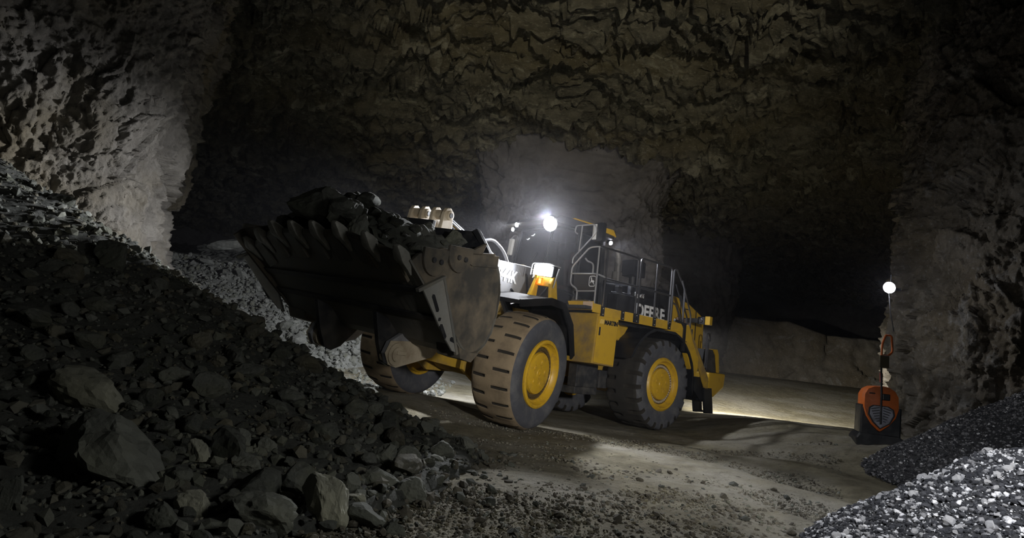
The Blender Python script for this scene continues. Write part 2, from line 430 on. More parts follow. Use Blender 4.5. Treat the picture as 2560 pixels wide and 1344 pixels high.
# ceiling
ty = np.geomspace(7.0, 62, 520); tx = np.linspace(-1.3, 1.3, 560)
X = tx[:, None] * (ty[None] + 4); Y = np.repeat(ty[None], len(tx), 0)
P3 = np.stack([X.ravel(), Y.ravel(), np.full(X.size, 3.3)], 1)
wp = P3 + np.stack([fbm(P3 * .5, 2, 71), fbm(P3 * .5, 2, 72), 0 * X.ravel()], 1) * .9
d = .65 * fbm(P3 * .14, 3, 21) + .42 * facets(wp * [.30, .45, 1], 31, .9) + .40 * facets(wp * [.85, 1.4, 1], 41, 1.1) + .26 * facets(wp * [2.0, 3.4, 1], 51, 1.2) + .12 * facets(wp * [5, 8, 1], 55, 1.2) + .06 * fbm(wp * [3, 5, 1], 3, 61, ridged=True)
Zc = 10.1 + .05 * P3[:, 0] * (1 - smooth(P3[:, 1], 16, 30)) + d
structure('ceiling', np_mesh('ceiling', np.stack([P3[:, 0], P3[:, 1], Zc], 1), grid_faces(len(tx), len(ty)), M_CEIL, True))

def pillar(name, c, a, b, z0, z1, scale, mat, nt, nz, arc=(0, 2 * PI), ex=4.0, seed=0, amp=1.0, rot=0.0):
    th = np.linspace(arc[0], arc[1], nt); zz = np.linspace(z0, z1, nz)
    ct, st = np.cos(th), np.sin(th)
    ux = np.sign(ct) * np.abs(ct) ** (2 / ex) * a; uy = np.sign(st) * np.abs(st) ** (2 / ex) * b
    sc = np.interp(zz, *scale)
    cr, sr = math.cos(rot), math.sin(rot)
    ux, uy = cr * ux - sr * uy, sr * ux + cr * uy
    X = c[0] + ux[:, None] * sc[None]; Y = c[1] + uy[:, None] * sc[None]; Z = np.repeat(zz[None], nt, 0)
    P = np.stack([X.ravel(), Y.ravel(), Z.ravel()], 1)
    nx = np.repeat((np.sign(ct) * np.abs(ct) ** (2 - 2 / ex) / a)[:, None], nz, 1).ravel(); ny = np.repeat((np.sign(st) * np.abs(st) ** (2 - 2 / ex) / b)[:, None], nz, 1).ravel()
    nx, ny = cr * nx - sr * ny, sr * nx + cr * ny
    l = np.hypot(nx, ny); nrm = np.stack([nx / l, ny / l, 0 * nx], 1)
    wpp = P + np.stack([fbm(P * .6, 2, seed + 1), fbm(P * .6, 2, seed + 2), fbm(P * .6, 2, seed + 3)], 1) * .7
    d = .40 * fbm(P * .25, 3, seed + 5) + .26 * facets(wpp * [.6, .6, .45], seed + 10, .9) + .17 * facets(wpp * [1.6, 1.6, 1.2], seed + 20, 1.0) + .085 * facets(wpp * [4, 4, 3.2], seed + 30, 1.1) + .04 * facets(P * 9, seed + 35, 1.0) + .05 * fbm(P * 3.5, 4, seed + 40, ridged=True)
    P = P + nrm * (d * amp)[:, None]
    P[:, 2] += (.12 * fbm(P * 1.2, 2, seed + 50) * amp)
    return structure(name, np_mesh(name, P, grid_faces(nt, nz), mat, True))
pillar('wall_left', (-16.9, 12.45), 8.2, 5.6, -0.5, 11.5, ([-1, 1.5, 3, 4.5, 5.5, 6.5, 8.5, 10.5, 12], [.97, .985, .995, 1.0, 1.02, 1.035, 1.045, 1.10, 1.2]), M_WALL, 520, 330, (-.80 * PI, .30), 5.0, 100, 1.0, math.radians(30.5))
pillar('wall_right', (18.12, 13.62), 7.6, 5.6, -0.5, 13, ([-1, 1.0, 2, 3.5, 5, 7, 9, 11, 13], [.95, .975, .995, 1.0, .995, .98, .965, .96, 1.05]), M_WALLR, 520, 330, (PI * .95, PI * 1.85), 5.0, 200, 1.0, math.radians(-32.5))
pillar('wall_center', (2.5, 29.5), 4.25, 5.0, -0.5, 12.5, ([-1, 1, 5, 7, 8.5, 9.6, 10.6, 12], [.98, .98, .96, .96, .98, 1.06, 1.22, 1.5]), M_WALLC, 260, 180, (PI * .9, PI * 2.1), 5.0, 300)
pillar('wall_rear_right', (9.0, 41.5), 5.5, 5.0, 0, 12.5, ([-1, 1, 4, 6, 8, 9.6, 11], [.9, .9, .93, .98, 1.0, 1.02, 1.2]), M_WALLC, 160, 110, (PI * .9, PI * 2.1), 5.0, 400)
# low earth berm across the far heading, and the closed end of the room
tx = np.linspace(8, 40, 160); tz = np.linspace(0, 1, 40)
hb = np.interp(tx, [8, 13, 18, 20.5, 23.5, 40], [5.2, 5.3, 5.35, 4.85, 4.85, 5.3]) + .1 * fbm(np.stack([tx, tx * 0, tx * 0], 1) * .6, 3, 7)
X = np.repeat(tx[:, None], 40, 1); Z = 1.2 + (hb[:, None] - 1.2) * np.minimum(tz / .8, 1)[None]; Y = 37.5 + 1.3 * tz[None] + 5 * np.maximum(0, tz - .8)[None] * 5 + 0 * X
P = np.stack([X.ravel(), Y.ravel(), Z.ravel()], 1); P[:, 1] += .35 * facets(P * .5, 9, .8) + .1 * fbm(P * 2, 3, 4)
structure('wall_back', np_mesh('wall_back', P, grid_faces(160, 40), M_WALLR, True))
tx = np.linspace(-60, 60, 160); tz = np.linspace(-1, 14, 40)
P = np.stack([np.repeat(tx, 40), np.full(6400, 60.0), np.tile(tz, 160)], 1); P[:, 1] += 1.2 * facets(P * .25, 19, .8)
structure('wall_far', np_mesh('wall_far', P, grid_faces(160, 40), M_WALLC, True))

# ------------------------------------------------------------------ rock heaps
def rough(x, y, amp, fine, seed):
    x = np.atleast_1d(np.asarray(x, float)); y = np.atleast_1d(np.asarray(y, float))
    P = np.stack([x, y, 0 * x], 1)
    return amp * fbm(P * 1.7, 4, seed) + fine * facets(P * 7, seed + 5, 1.0) + fine * .5 * facets(P * 16, seed + 9, 1.0)
near = lambda x, y: np.maximum(z_pile(x, y) + rough(x, y, .10, .03, 500), z_floor(x, y))
far = lambda x, y: np.maximum(z_far(x, y) + rough(x, y, .22, .07, 520), z_floor(x, y))
ba = lambda x, y: np.maximum(z_bank(x, y) + rough(x, y, .055, .012, 540), z_floor(x, y))
bb = lambda x, y: np.maximum(z_bank2(x, y) + rough(x, y, .06, .010, 560), z_floor(x, y))
fl = lambda x, y: z_floor(np.atleast_1d(x), np.atleast_1d(y))
def heap(name, fn, xs, ys, mat, label, cat, base):
    X = np.repeat(xs[:, None], len(ys), 1).ravel(); Y = np.tile(ys, len(xs))
    Z = fn(X, Y); b_ = base(X, Y); Z = np.where(b_ > z_floor(X, Y) - .3, Z, z_floor(X, Y) - .3)
    Z = np.where(Z <= z_floor(X, Y), z_floor(X, Y) - .12, Z)
    F = grid_faces(len(xs), len(ys)); F = F[(Z > z_floor(X, Y) - .05)[F].any(1)]
    used = np.unique(F); re = np.full(len(X), -1); re[used] = np.arange(len(used))
    V = np.stack([X, Y, Z], 1)[used]
    return setp(link(name, np_mesh(name, V, re[F], mat, True)), label, cat, kind='stuff')
heap('rubble_heap', near, np.linspace(-13, .3, 250), np.linspace(1.6, 14, 230), M_BED, 'dark heap of fine blasted rubble sloping down from the lit pillar to the floor', 'rubble', z_pile)
heap('far_rubble_heap', far, np.linspace(-20, -1, 220), np.linspace(18.5, 32, 150), M_FARROCK, 'lit heap of broken rock beyond the raised bucket and behind the pale pillar', 'rubble', z_far)
heap('gravel_bank', ba, np.linspace(2.0, 8, 200), np.linspace(1.2, 7.5, 200), M_BANK, 'black and white lumpy gravel bank closest to the camera', 'gravel', z_bank)
heap('gravel_bank', bb, np.linspace(4.5, 13, 220), np.linspace(5.8, 12.5, 190), M_BANK, 'grey gravel bank sloping up against the dark pillar beside the orange machine', 'gravel', z_bank2)

_ICO = {}
def ico(sub):
    if sub not in _ICO:
        bm = bmesh.new(); bmesh.ops.create_icosphere(bm, subdivisions=sub, radius=1)
        V = np.array([v.co[:] for v in bm.verts]); F = np.array([[v.index for v in f.verts] for f in bm.faces]); bm.free()
        _ICO[sub] = (V, F)
    return _ICO[sub]
def rock_shape(seed, sub, planes=9, rough=.05, ax=(1, 1, 1), lo=.45, hi=.85):
    r = np.random.default_rng(seed); V, F = ico(sub); V = V.copy()
    for k in range(planes):
        n = r.normal(size=3); n /= np.linalg.norm(n); d = r.uniform(lo, hi)
        t = np.maximum(V @ n - d, 0); V = V - t[:, None] * n
    if rough:
        nr = V / np.linalg.norm(V, axis=1)[:, None]
        k = fbm(V * 1.6 + seed * 3.7, 3, seed) * rough * 2 + rough * facets(V * 2.6 + seed, seed, 1.0)
        if sub >= 4: k = k + rough * .45 * facets(V * 7 + seed, seed + 3, 1.0)
        V = V + nr * k[:, None]
    V = V / np.abs(V).max(0) * np.array(ax)
    return V, F
def rock_me(name, seed, sub, mat, planes=9, rough=.05, ax=(1, 1, 1), lo=.45, hi=.85):
    V, F = rock_shape(seed, sub, planes, rough, ax, lo, hi)
    return np_mesh(name, V, F, mat, False)

FEATURED = [
  (-3.71, 5.62, 0.47, 0.421, 0.203, 12, 3, 1, 'long pale olive boulder lying highest among the big ones on the dark rubble slope'),
  (-2.79, 4.50, 0.16, 0.494, 0.265, 24, 0, 2, 'largest slab of the rubble slope, dark and flat, sloping down to the right'),
  (-1.92, 4.18, 0.08, 0.140, 0.111, 10, 3, 3, 'pale blocky rock just below the right end of the largest dark slab'),
  (-2.33, 5.02, 0.19, 0.083, 0.148, -28, 3, 4, 'narrow pale shard standing on end in the middle of the rubble slope'),
  (-1.97, 5.06, 0.15, 0.116, 0.100, 30, 0, 5, 'dark triangular wedge of rock right of the narrow pale shard'),
  (-1.12, 4.48, 0.08, 0.170, 0.234, -20, 3, 6, 'tall craggy grey rock leaning at the bottom edge of the rubble slope'),
  (-1.43, 4.10, 0.07, 0.220, 0.140, 6, 0, 7, 'wide dark craggy rock cut by the bottom of the picture'),
  (-0.65, 5.42, -0.00, 0.159, 0.145, 0, 0, 8, 'big angular boulder at the toe of the rubble beside the lit gravel floor'),
  (-1.04, 6.26, 0.15, 0.125, 0.113, 0, 0, 9, 'rounded grey rock at the toe, upper left of three side by side'),
  (-0.83, 6.40, 0.13, 0.136, 0.111, 15, 0, 10, 'fractured grey rock at the toe, middle of three side by side'),
  (-0.56, 6.96, 0.12, 0.161, 0.130, 0, 0, 11, 'broad grey rock at the toe nearest the machine shadow'),
  (-0.30, 7.58, 0.10, 0.112, 0.108, 0, 0, 12, 'rightmost rock of the rubble toe, small and blocky, on the open floor'),
  (-3.71, 7.46, 0.99, 0.152, 0.152, 0, 2, 13, 'squared pale block high on the rubble slope near its crest'),
  (-5.86, 7.88, 1.84, 0.215, 0.121, 12, 2, 14, 'flat triangular rock high on the rubble slope below the lit pillar'),
  (-5.59, 8.34, 1.91, 0.256, 0.233, 0, 1, 15, 'round dark boulder on the crest in front of the pale pillar'),
  (-1.50, 7.62, 0.40, 0.129, 0.114, 0, 0, 16, 'rounded grey rock on the right edge of the slope near the front wheel'),
  (-1.73, 6.42, 0.28, 0.170, 0.104, 8, 1, 17, 'flat dark boulder on the slope left of the front wheels'),
  (-0.97, 5.52, 0.09, 0.203, 0.109, 10, 0, 18, 'long slab at the toe behind the big angular boulder'),
  (-0.85, 4.58, -0.00, 0.160, 0.107, 12, 1, 19, 'dark flat-topped block at the toe in the bottom of the picture'),
  (-1.94, 3.86, 0.07, 0.112, 0.102, 0, 1, 20, 'dark rounded boulder at the bottom below the largest slab'),
  (-3.46, 6.54, 0.66, 0.166, 0.098, -10, 0, 21, 'grey slab beside a fist-sized gap high in the middle of the slope'),
  (-3.30, 7.18, 0.79, 0.127, 0.080, 0, 2, 22, 'small pale slab below the squared pale block'),
  (-2.75, 3.68, 0.10, 0.060, 0.145, 0, 1, 23, 'dark upright boulder cut by the left edge of the picture'),
  (-2.03, 5.62, 0.22, 0.105, 0.101, 0, 0, 24, 'craggy grey rock above the dark triangular wedge'),
  (-2.23, 5.56, 0.24, 0.089, 0.107, -15, 0, 25, 'upright grey rock left of another craggy one in mid slope'),
  (-2.90, 5.60, 0.35, 0.108, 0.065, 30, 0, 26, 'smooth tilted slab above the narrow pale shard'),
  (-1.09, 5.08, 0.08, 0.071, 0.094, 0, 0, 27, 'blocky grey rock right of the tall craggy one'),
  (-0.97, 4.78, 0.07, 0.070, 0.046, 0, 3, 28, 'small pale rock beside the tall craggy one'),
  (-4.62, 6.04, 0.74, 0.126, 0.110, 0, 1, 29, 'dark boulder in the upper left of the rubble slope'),
  (-4.79, 6.52, 0.92, 0.107, 0.141, 0, 2, 30, 'brownish block in the upper left, right of a dark boulder'),
  (-0.85, 7.68, 0.23, 0.109, 0.099, 0, 0, 31, 'squat rock standing highest at the right edge of the toe'),
  (-2.35, 6.66, 0.45, 0.129, 0.078, 15, 1, 32, 'flat stone in the centre of the slope above the fines'),
  (-3.23, 5.56, 0.39, 0.086, 0.054, 0, 0, 33, 'pale flat stone just right of the long olive boulder'),
  (-2.24, 4.52, 0.12, 0.115, 0.083, 0, 1, 34, 'dark block wedged between the largest slab and the narrow shard'),
  (-0.62, 4.46, -0.00, 0.099, 0.056, 0, 1, 35, 'low dark rock at the very bottom of the toe'),
]
PLACED = []
def free(x, y, z, r, k=.8):
    for a, b, c, q in PLACED:
        if (a - x) ** 2 + (b - y) ** 2 + (c - z) ** 2 < (k * (q + r)) ** 2: return False
    return True
MATS4 = [M_ROCKS[0], M_ROCKS[1], M_ROCKS[2], M_PALE]
for x, y, z, sx, sz, ang, mi, sd, lab in FEATURED:
    dep = .75 * min(sx, sz * 1.6)
    me = rock_me('rock', 900 + sd, 4, MATS4[mi], 11, .055, (sx * 1.03, dep, sz * 1.03), .5, .9)
    z = max(z, float(near(x, y)[0]))
    o = link('boulder' if sx > .15 else 'rock', me, None, (x, y + .2 * dep, z + .34 * sz))
    o.rotation_euler = (random.uniform(-.1, .1), math.radians(ang), random.uniform(-.25, .25))
    setp(o, lab, 'rock'); PLACED.append((x, y, z, max(sx, sz)))

def scatter(name, fn, region, n, rmin, rmax, power, mats, label, group, seed, nvar=14, sub=2, sink=.25, accept=None, cat='rock', rough=.05, sep=.75, ax=None, wmats=None):
    r = np.random.default_rng(seed)
    var = []
    for k in range(nvar):
        a = ax or (1, r.uniform(.6, .95), r.uniform(.45, .85))
        var.append(rock_me(name, seed * 50 + k, sub, mats[k % len(mats)], 8, rough, a))
    made = []
    cx, cy = r.uniform(*region[0], n * 40), r.uniform(*region[1], n * 40)
    k = np.array([accept is None or bool(accept(x, y, r)) for x, y in zip(cx, cy)])
    cx, cy = cx[k], cy[k]; cz = fn(cx, cy)
    for x, y, z in zip(cx, cy, cz):
        if len(made) >= n: break
        x, y, z = float(x), float(y), float(z)
        R_ = min(rmax, rmin * (1 - r.uniform() * .999) ** (-1 / power))
        if not free(x, y, z, R_, sep): continue
        PLACED.append((x, y, z, R_ * .8))
        v = int(r.integers(nvar))
        o = link(name, var[v], None, (x, y, z + R_ * (.55 - sink)))
        o.scale = (R_,) * 3; o.rotation_euler = (r.uniform(-.5, .5), r.uniform(-.5, .5), r.uniform(0, 6.28))
        setp(o, label, cat, group); made.append((o, R_, v % len(mats)))
    return made
def loose(name, fn, region, n, rmin, rmax, power, mats, label, seed, accept=None, cat='gravel', up=.2, wts=None, flat=.7, sub=1):
    """small stones nobody could count: one object"""
    r = np.random.default_rng(seed)
    Vs, Fs = [], []
    if sub == 0:
        f = (1 + 5 ** .5) / 2
    B, BF = ico(1) if sub else ico(1)
    x = r.uniform(*region[0], n * 3); y = r.uniform(*region[1], n * 3)
    if accept is not None:
        k = accept(x, y, r); x, y = x[k], y[k]
    x, y = x[:n], y[:n]; n = len(x)
    z = fn(x, y)
    R_ = np.minimum(rmax, rmin * (1 - r.uniform(size=n) * .999) ** (-1 / power))
    nb = len(B); half = np.array([0, 1, 2, 3, 4, 5, 6, 7, 8, 9, 10, 11])
    V = np.repeat(B[None, :], n, 0) * (1 + r.uniform(-.32, .28, (n, nb, 1)))
    V *= np.stack([np.ones(n), r.uniform(.6, 1, n), r.uniform(.45, .9, n) * flat / .7], 1)[:, None]
    for _ in range(2):
        nn = r.normal(size=(n, 3)); nn /= np.linalg.norm(nn, axis=1)[:, None]
        t = np.maximum((V * nn[:, None]).sum(2) - r.uniform(.35, .7, n)[:, None], 0); V = V - t[..., None] * nn[:, None]
    a, b = r.uniform(0, 6.28, n), r.uniform(-.7, .7, n)
    ca, sa, cb, sb = np.cos(a), np.sin(a), np.cos(b), np.sin(b)
    q = V.copy(); q[..., 0] = V[..., 0] * cb[:, None] + V[..., 2] * sb[:, None]; q[..., 2] = -V[..., 0] * sb[:, None] + V[..., 2] * cb[:, None]
    v = q.copy(); v[..., 0] = q[..., 0] * ca[:, None] - q[..., 1] * sa[:, None]; v[..., 1] = q[..., 0] * sa[:, None] + q[..., 1] * ca[:, None]
    v = v * R_[:, None, None] + np.stack([x, y, z + R_ * up], 1)[:, None]
    F = (BF[None] + (np.arange(n) * nb)[:, None, None]).reshape(-1, 3)
    mi = np.repeat(r.choice(len(mats), n, p=wts), len(BF))
    return setp(link(name, np_mesh(name, v.reshape(-1, 3), F, mats, False, mi)), label, cat, kind='stuff')

on_pile = lambda x, y, r=None: (z_pile(x, y) > z_floor(x, y) - .01) & (x > -.80 * y) & (y < 11.2)
STONES = scatter('rock', near, ((-9, .3), (2.6, 10.6)), 290, .055, .21, 1.9, M_ROCKS, 'angular grey stone among the loose dark rubble of the near slope', 'stones of the near rubble slope', 3, nvar=18, sub=3,
        accept=lambda x, y, r: bool(on_pile(x, y)) and r.uniform() < min(1, (5.2 / y) ** 1.6))
# stones that can be told apart by the named rock they lie beside
SHORT = ['long pale olive boulder', 'largest dark slab', 'pale blocky rock', 'narrow pale shard', 'dark triangular wedge', 'tall craggy grey rock', 'wide craggy rock at the bottom', 'big angular boulder at the toe',
         None, None, None, None, 'squared pale block', 'flat triangular rock', 'round dark crest boulder', None, 'flat dark boulder near the wheels', 'long slab at the toe', None, None, None, None, None, None, None, 'smooth tilted slab'] + [None] * 20
def seen_at(p):
    q = cam.matrix_world.inverted() @ Vector(p); return np.array((1280 + 1500 * q.x / -q.z, 672 - 1500 * q.y / -q.z))
pool = [(o, R_, m_, seen_at(o.location)) for o, R_, m_ in STONES]
for f_, sh in zip(FEATURED, SHORT):
    if not sh: continue
    c0 = seen_at(f_[:3])
    for dn, dv in (('left of', (-1, 0)), ('right of', (1, 0)), ('above', (0, -1)), ('below', (0, 1))):
        best = None
        for it in pool:
            d = it[3] - c0; l = np.hypot(*d); 
            if l < 40 or l > 260 or (d @ np.array(dv)) / l < .85 or it[1] < .07 or it[0].get('told'): continue
            if best is None or l < best[0]: best = (l, it)
        if best:
            o = best[1][0]; o['told'] = 1
            o['label'] = '%s angular stone lying close %s the %s' % (('grey', 'dark', 'brownish')[best[1][2]], dn, sh)
            del o['group']
for o, *_ in STONES:
    if 'told' in o: del o['told']
loose('rubble_stones', near, ((-10, .3), (2.2, 12.8)), 15000, .014, .085, 1.7, M_ROCKS, 'countless small broken stones covering the near dark rubble slope', 6, accept=lambda x, y, r: on_pile(x, y) | ((z_pile(x, y) > z_floor(x, y)) & (y < 13)), cat='rubble')
# toe of the slope spilling on to the floor
toe = lambda x, y, r: (np.interp(y, _TY, _TX) - x < .05) & (np.interp(y, _TY, _TX) - x > -.1 - .75 * r.uniform(size=len(x)) ** 2.2)
loose('spilled_stones', near, ((-1.6, .9), (3.6, 8.6)), 700, .012, .07, 1.6, [M_ROCKS[1], M_DARKPEB], 'small dark stones spilled on the floor along the toe of the rubble', 8, accept=toe, cat='rubble')

# floor stones
open_floor = lambda x, y, r=None: (np.interp(y, _TY, _TX) - x < -.1) & (x < 2.7 + .55 * np.maximum(0, y - 4.6))
scatter('floor_stone', fl, ((-1.0, 4.2), (3.9, 8.6)), 290, .016, .055, 2.0, [M_DARKPEB, M_ROCKS[1], M_DARKPEB], 'small dark stone lying on the gravelly mine floor in front of the machine', 'stones on the open floor', 5, nvar=10, sub=1,
        accept=lambda x, y, r: bool(open_floor(x, y)) and r.uniform() < min(1, 5.0 / y), sink=.15, sep=.9)
loose('floor_gravel', fl, ((-1.2, 6.2), (3.7, 11.5)), 20000, .006, .030, 1.8, [M_DARKPEB, M_FLOOR, M_ROCKS[0]], 'countless gravel bits strewn over the open mine floor', 9, accept=lambda x, y, r: open_floor(x, y) & (r.uniform(size=len(x)) < (5.0 / y) ** 1.2), wts=[.55, .3, .15])
loose('floor_gravel', fl, ((-12, -1.5), (13.2, 21.5)), 2200, .03, .12, 2.0, [M_FARROCK, M_ROCKS[0]], 'scattered pale stones on the lit floor behind the bucket', 10)

# far rubble
on_far = lambda x, y, r=None: (z_far(x, y) > z_floor(x, y)) & (x / y > -.62) & (x / y < -.22)
o = link('boulder', rock_me('rock', 977, 4, M_FARROCK, 11, .05, (1.05, .7, .32)), None, (-11.9, 25.4, 4.55)); o.rotation_euler = (0, -.22, .1)
setp(o, 'long flat slab lying on the crest of the far lit rubble heap', 'rock')
scatter('rock', far, ((-15, -5), (19.6, 26)), 290, .085, .30, 2.0, [M_FARROCK, M_ROCKS[0], M_FARROCK], 'broken stone on the lit far rubble heap beyond the bucket', 'stones of the far rubble heap', 7, nvar=14, sub=2, accept=lambda x, y, r: bool(on_far(x, y)), sink=.2, sep=.6)
loose('far_rubble_stones', far, ((-16, -4.5), (19, 27)), 9000, .03, .12, 1.7, [M_FARROCK, M_ROCKS[0]], 'countless small stones covering the far lit rubble heap', 12, accept=on_far, cat='rubble')

# gravel banks on the right
on_ba = lambda x, y, r=None: (z_bank(x, y) > z_floor(x, y)) & (x / y < 1.0) & (y > 2.0)
scatter('gravel_lump', ba, ((2.4, 4.7), (2.3, 5.6)), 290, .018, .055, 2.4, [M_WHITE, M_WHITE, M_WHITE], 'pale rounded lump on the black and white gravel bank nearest the camera', 'pale lumps of the near gravel bank', 15, nvar=12, sub=2,
        accept=lambda x, y, r: bool(on_ba(x, y)), cat='gravel lump', rough=.10, sep=.8)
loose('gravel_lumps', ba, ((2.2, 5.0), (1.9, 6.0)), 20000, .007, .034, 2.2, [M_WHITE, M_GREYST, M_BLACKST], 'countless black and white lumps covering the near gravel bank', 16, accept=on_ba, wts=[.22, .12, .66])
on_bb = lambda x, y, r=None: (z_bank2(x, y) > z_floor(x, y) - .02) & (y < 9.9)
loose('gravel_lumps', bb, ((4.6, 9.5), (6, 9.9)), 12000, .010, .032, 2.4, [M_GREYST, M_BLACKST, M_WHITE], 'countless small grey lumps covering the bank beside the orange machine', 17, accept=on_bb, wts=[.45, .5, .05])

# ------------------------------------------------------------------ the wheel loader
ROOT = bpy.data.objects.new('wheel_loader', None); COL.objects.link(ROOT)
ROOT.location = (0.55, 13.3, 0.0)
setp(ROOT, 'yellow and black articulated wheel loader with lamps on, its raised bucket heaped with rock', 'loader')
ROOT_INV = Matrix.Translation(-Vector(ROOT.location))
def part(mb, name, mats, M, bevel=0.0, smooth_=False, label=None):
    o = link(name, mb.mesh(name, mats, bevel, smooth_), ROOT); o.matrix_local = ROOT_INV @ M
    return setp(o, label)
def sub(mb, name, mats, p, bevel=0.0, smooth_=False, label=None):
    return setp(link(name, mb.mesh(name, mats, bevel, smooth_), p), label)
def text(name, body, size, mat, p, org, right, up, bold=0.0, sx=1.0, label=None):
    me = text_mesh(name, body, size, mat, .003, bold)
    o = link(name, me, p); r, u = Vector(right).normalized(), Vector(up).normalized(); n = r.cross(u)
    o.matrix_local = Matrix(((r.x * sx, u.x, n.x, org[0]), (r.y * sx, u.y, n.y, org[1]), (r.z * sx, u.z, n.z, org[2]), (0, 0, 0, 1)))
    return setp(o, label)

# ---- wheels
def tyre_mesh(name, mats, lugs=21, worn=False):
    prof = [(.60, .405), (.66, .43), (.78, .452), (.86, .455), (.91, .447), (.95, .428), (.98, .40), (1.003, .365), (1.018, .33)]
    if worn: prof = [(.60, .405), (.66, .43), (.78, .455), (.88, .46), (.94, .455), (.985, .44), (1.005, .415), (1.02, .38), (1.03, .33)]
    half = prof + [(1.022 + .018 * (1 - (y / .33) ** 2), y) for y in (.29, .25, .21, .17, .13, .09, .05, .02, .0)]
    full = [(r, y) for r, y in half] + [(r, -y) for r, y in reversed(half[:-1])]
    nt = lugs * 12; n = len(full)
    r = np.array([q[0] for q in full]); y = np.array([q[1] for q in full])
    th = 2 * PI * np.arange(nt) / nt
    ph = (np.arange(nt) % 12)
    dep = np.zeros((nt, n))
    for j in range(n):
        a = y[j]; on = np.zeros(nt, bool); d = .055
        if worn:
            if abs(a) > .16 and r[j] > .93: on = (ph <= 2) if a > 0 else ((ph >= 6) & (ph <= 8)); d = .06
        else:
            if .05 < a < .34: on = (ph == 0)
            elif -.34 < a < -.12: on = (ph == 6)
        dep[on, j] = d
    rr = r[None] - dep
    rr = rr + .007 * np.sin(th[:, None] * lugs + 1.0) * (r[None] > .98)
    V = np.stack([rr * np.cos(th)[:, None], np.repeat(y[None], nt, 0), rr * np.sin(th)[:, None]], -1).reshape(-1, 3)
    F = grid_faces(nt, n, True)
    dm = dep.ravel()[F].mean(1)
    side = (np.abs(V[F][:, :, 1]).mean(1) > .40)
    mi = np.where(dm > .012, 2, np.where(side, 1, 0))
    return np_mesh(name, V, F, mats, True, mi)
def wheel(M, x, ysign, tyre, hub_r, bolts):
    me = tyre
    base = M @ Matrix.Translation((x, ysign * 1.375, 1.04)) @ Matrix.Rotation(0 if ysign > 0 else PI, 4, 'Z') @ Matrix.Rotation(random.uniform(0, .2), 4, 'Y')
    o = link('wheel', me, ROOT); o.matrix_local = ROOT_INV @ base
    k = hub_r / .56
    b = MB(); b.lathe([(.62, .39), (.60 * k, .445), (.565 * k, .462), (.54 * k, .455), (.525 * k, .40), (.50 * k, .365), (.475 * k, .36), (.465 * k, .345)], (0, 0, 0), 56)
    b.lathe([(.465 * k, .345), (.455 * k, .315), (.38 * k, .31), (.372 * k, .33)], (0, 0, 0), 56, m=1)
    b.lathe([(.372 * k, .33), (.36 * k, .372), (.33 * k, .385), (.10, .385), (.09, .395), (.0, .395)], (0, 0, 0), 56)
    b.lathe([(.62, -.39), (.56, -.40), (.52, -.25), (.30, -.2), (.30, .3)], (0, 0, 0), 40)
    rim = sub(b, 'rim', [M_RIM, M_RIMD], o, smooth_=True, label='yellow steel rim')
    b = MB()
    for i in range(44):
        t = 2 * PI * i / 44; c, s = math.cos(t) * .418 * k, math.sin(t) * .418 * k
        b.cyl((c, .30, s), (c, .352, s), .024, 6)
    setp(sub(b, 'wheel_bolts', bolts, rim if False else o, label='ring of wheel bolts'), kind='stuff')
    for i in range(5):
        t = 2 * PI * i / 5 + .5; c, s = math.cos(t) * .20 * k, math.sin(t) * .20 * k
        sub(MB().cyl((c, .37, s), (c, .40, s), .055, 14, .045), 'hub_boss', M_RIM, o, .004)
    sub(MB().cyl((0, .38, 0), (0, .41, 0), .04, 12), 'hub_cap', M_RIM, o, .004)
    return o
TY_F = tyre_mesh('tyre', [M_TREAD, M_RUB, M_GROOVE])
TY_R = tyre_mesh('tyre', [M_TREADR, M_RUB, M_GROOVE], worn=True)
wheel(M_FRONT, 0, 1, TY_F, .575, M_BOLTD); wheel(M_FRONT, 0, -1, TY_F, .575, M_BOLTD)
wheel(M_REAR, 0, 1, TY_R, .545, M_BOLT); wheel(M_REAR, 0, -1, TY_R, .545, M_BOLT)

# ---- front frame
F_ = M_FRONT
b = MB(); b.cyl((0, -1.0, 1.04), (0, 1.0, 1.04), .25, 20); b.cyl((0, -.45, 1.04), (0, .45, 1.04), .36, 20, m=0); b.cyl((0, -.98, 1.04), (0, -.78, 1.04), .33, 20); b.cyl((0, .78, 1.04), (0, .98, 1.04), .33, 20)
part(b, 'front_axle', M_YELD, F_, .015, True)
b = MB(); prof = [(.75, 1.15), (.75, .85), (.3, .62), (-1.2, .6), (-1.5, .8), (-1.5, 1.7), (-1.25, 2.3), (-1.05, 3.0), (-.6, 3.02), (-.25, 2.3), (.2, 1.7)]
b.prism(prof, 'y', -.62, -.54); b.prism(prof, 'y', .54, .62); b.box((-.6, 0, 1.5), (1.2, 1.1, .5)); b.box((-.9, 0, 2.4), (.3, 1.1, .9)); b.box((.2, 0, 1.0), (.7, 1.1, .35))
part(b, 'front_frame', M_YELD, F_, .01)
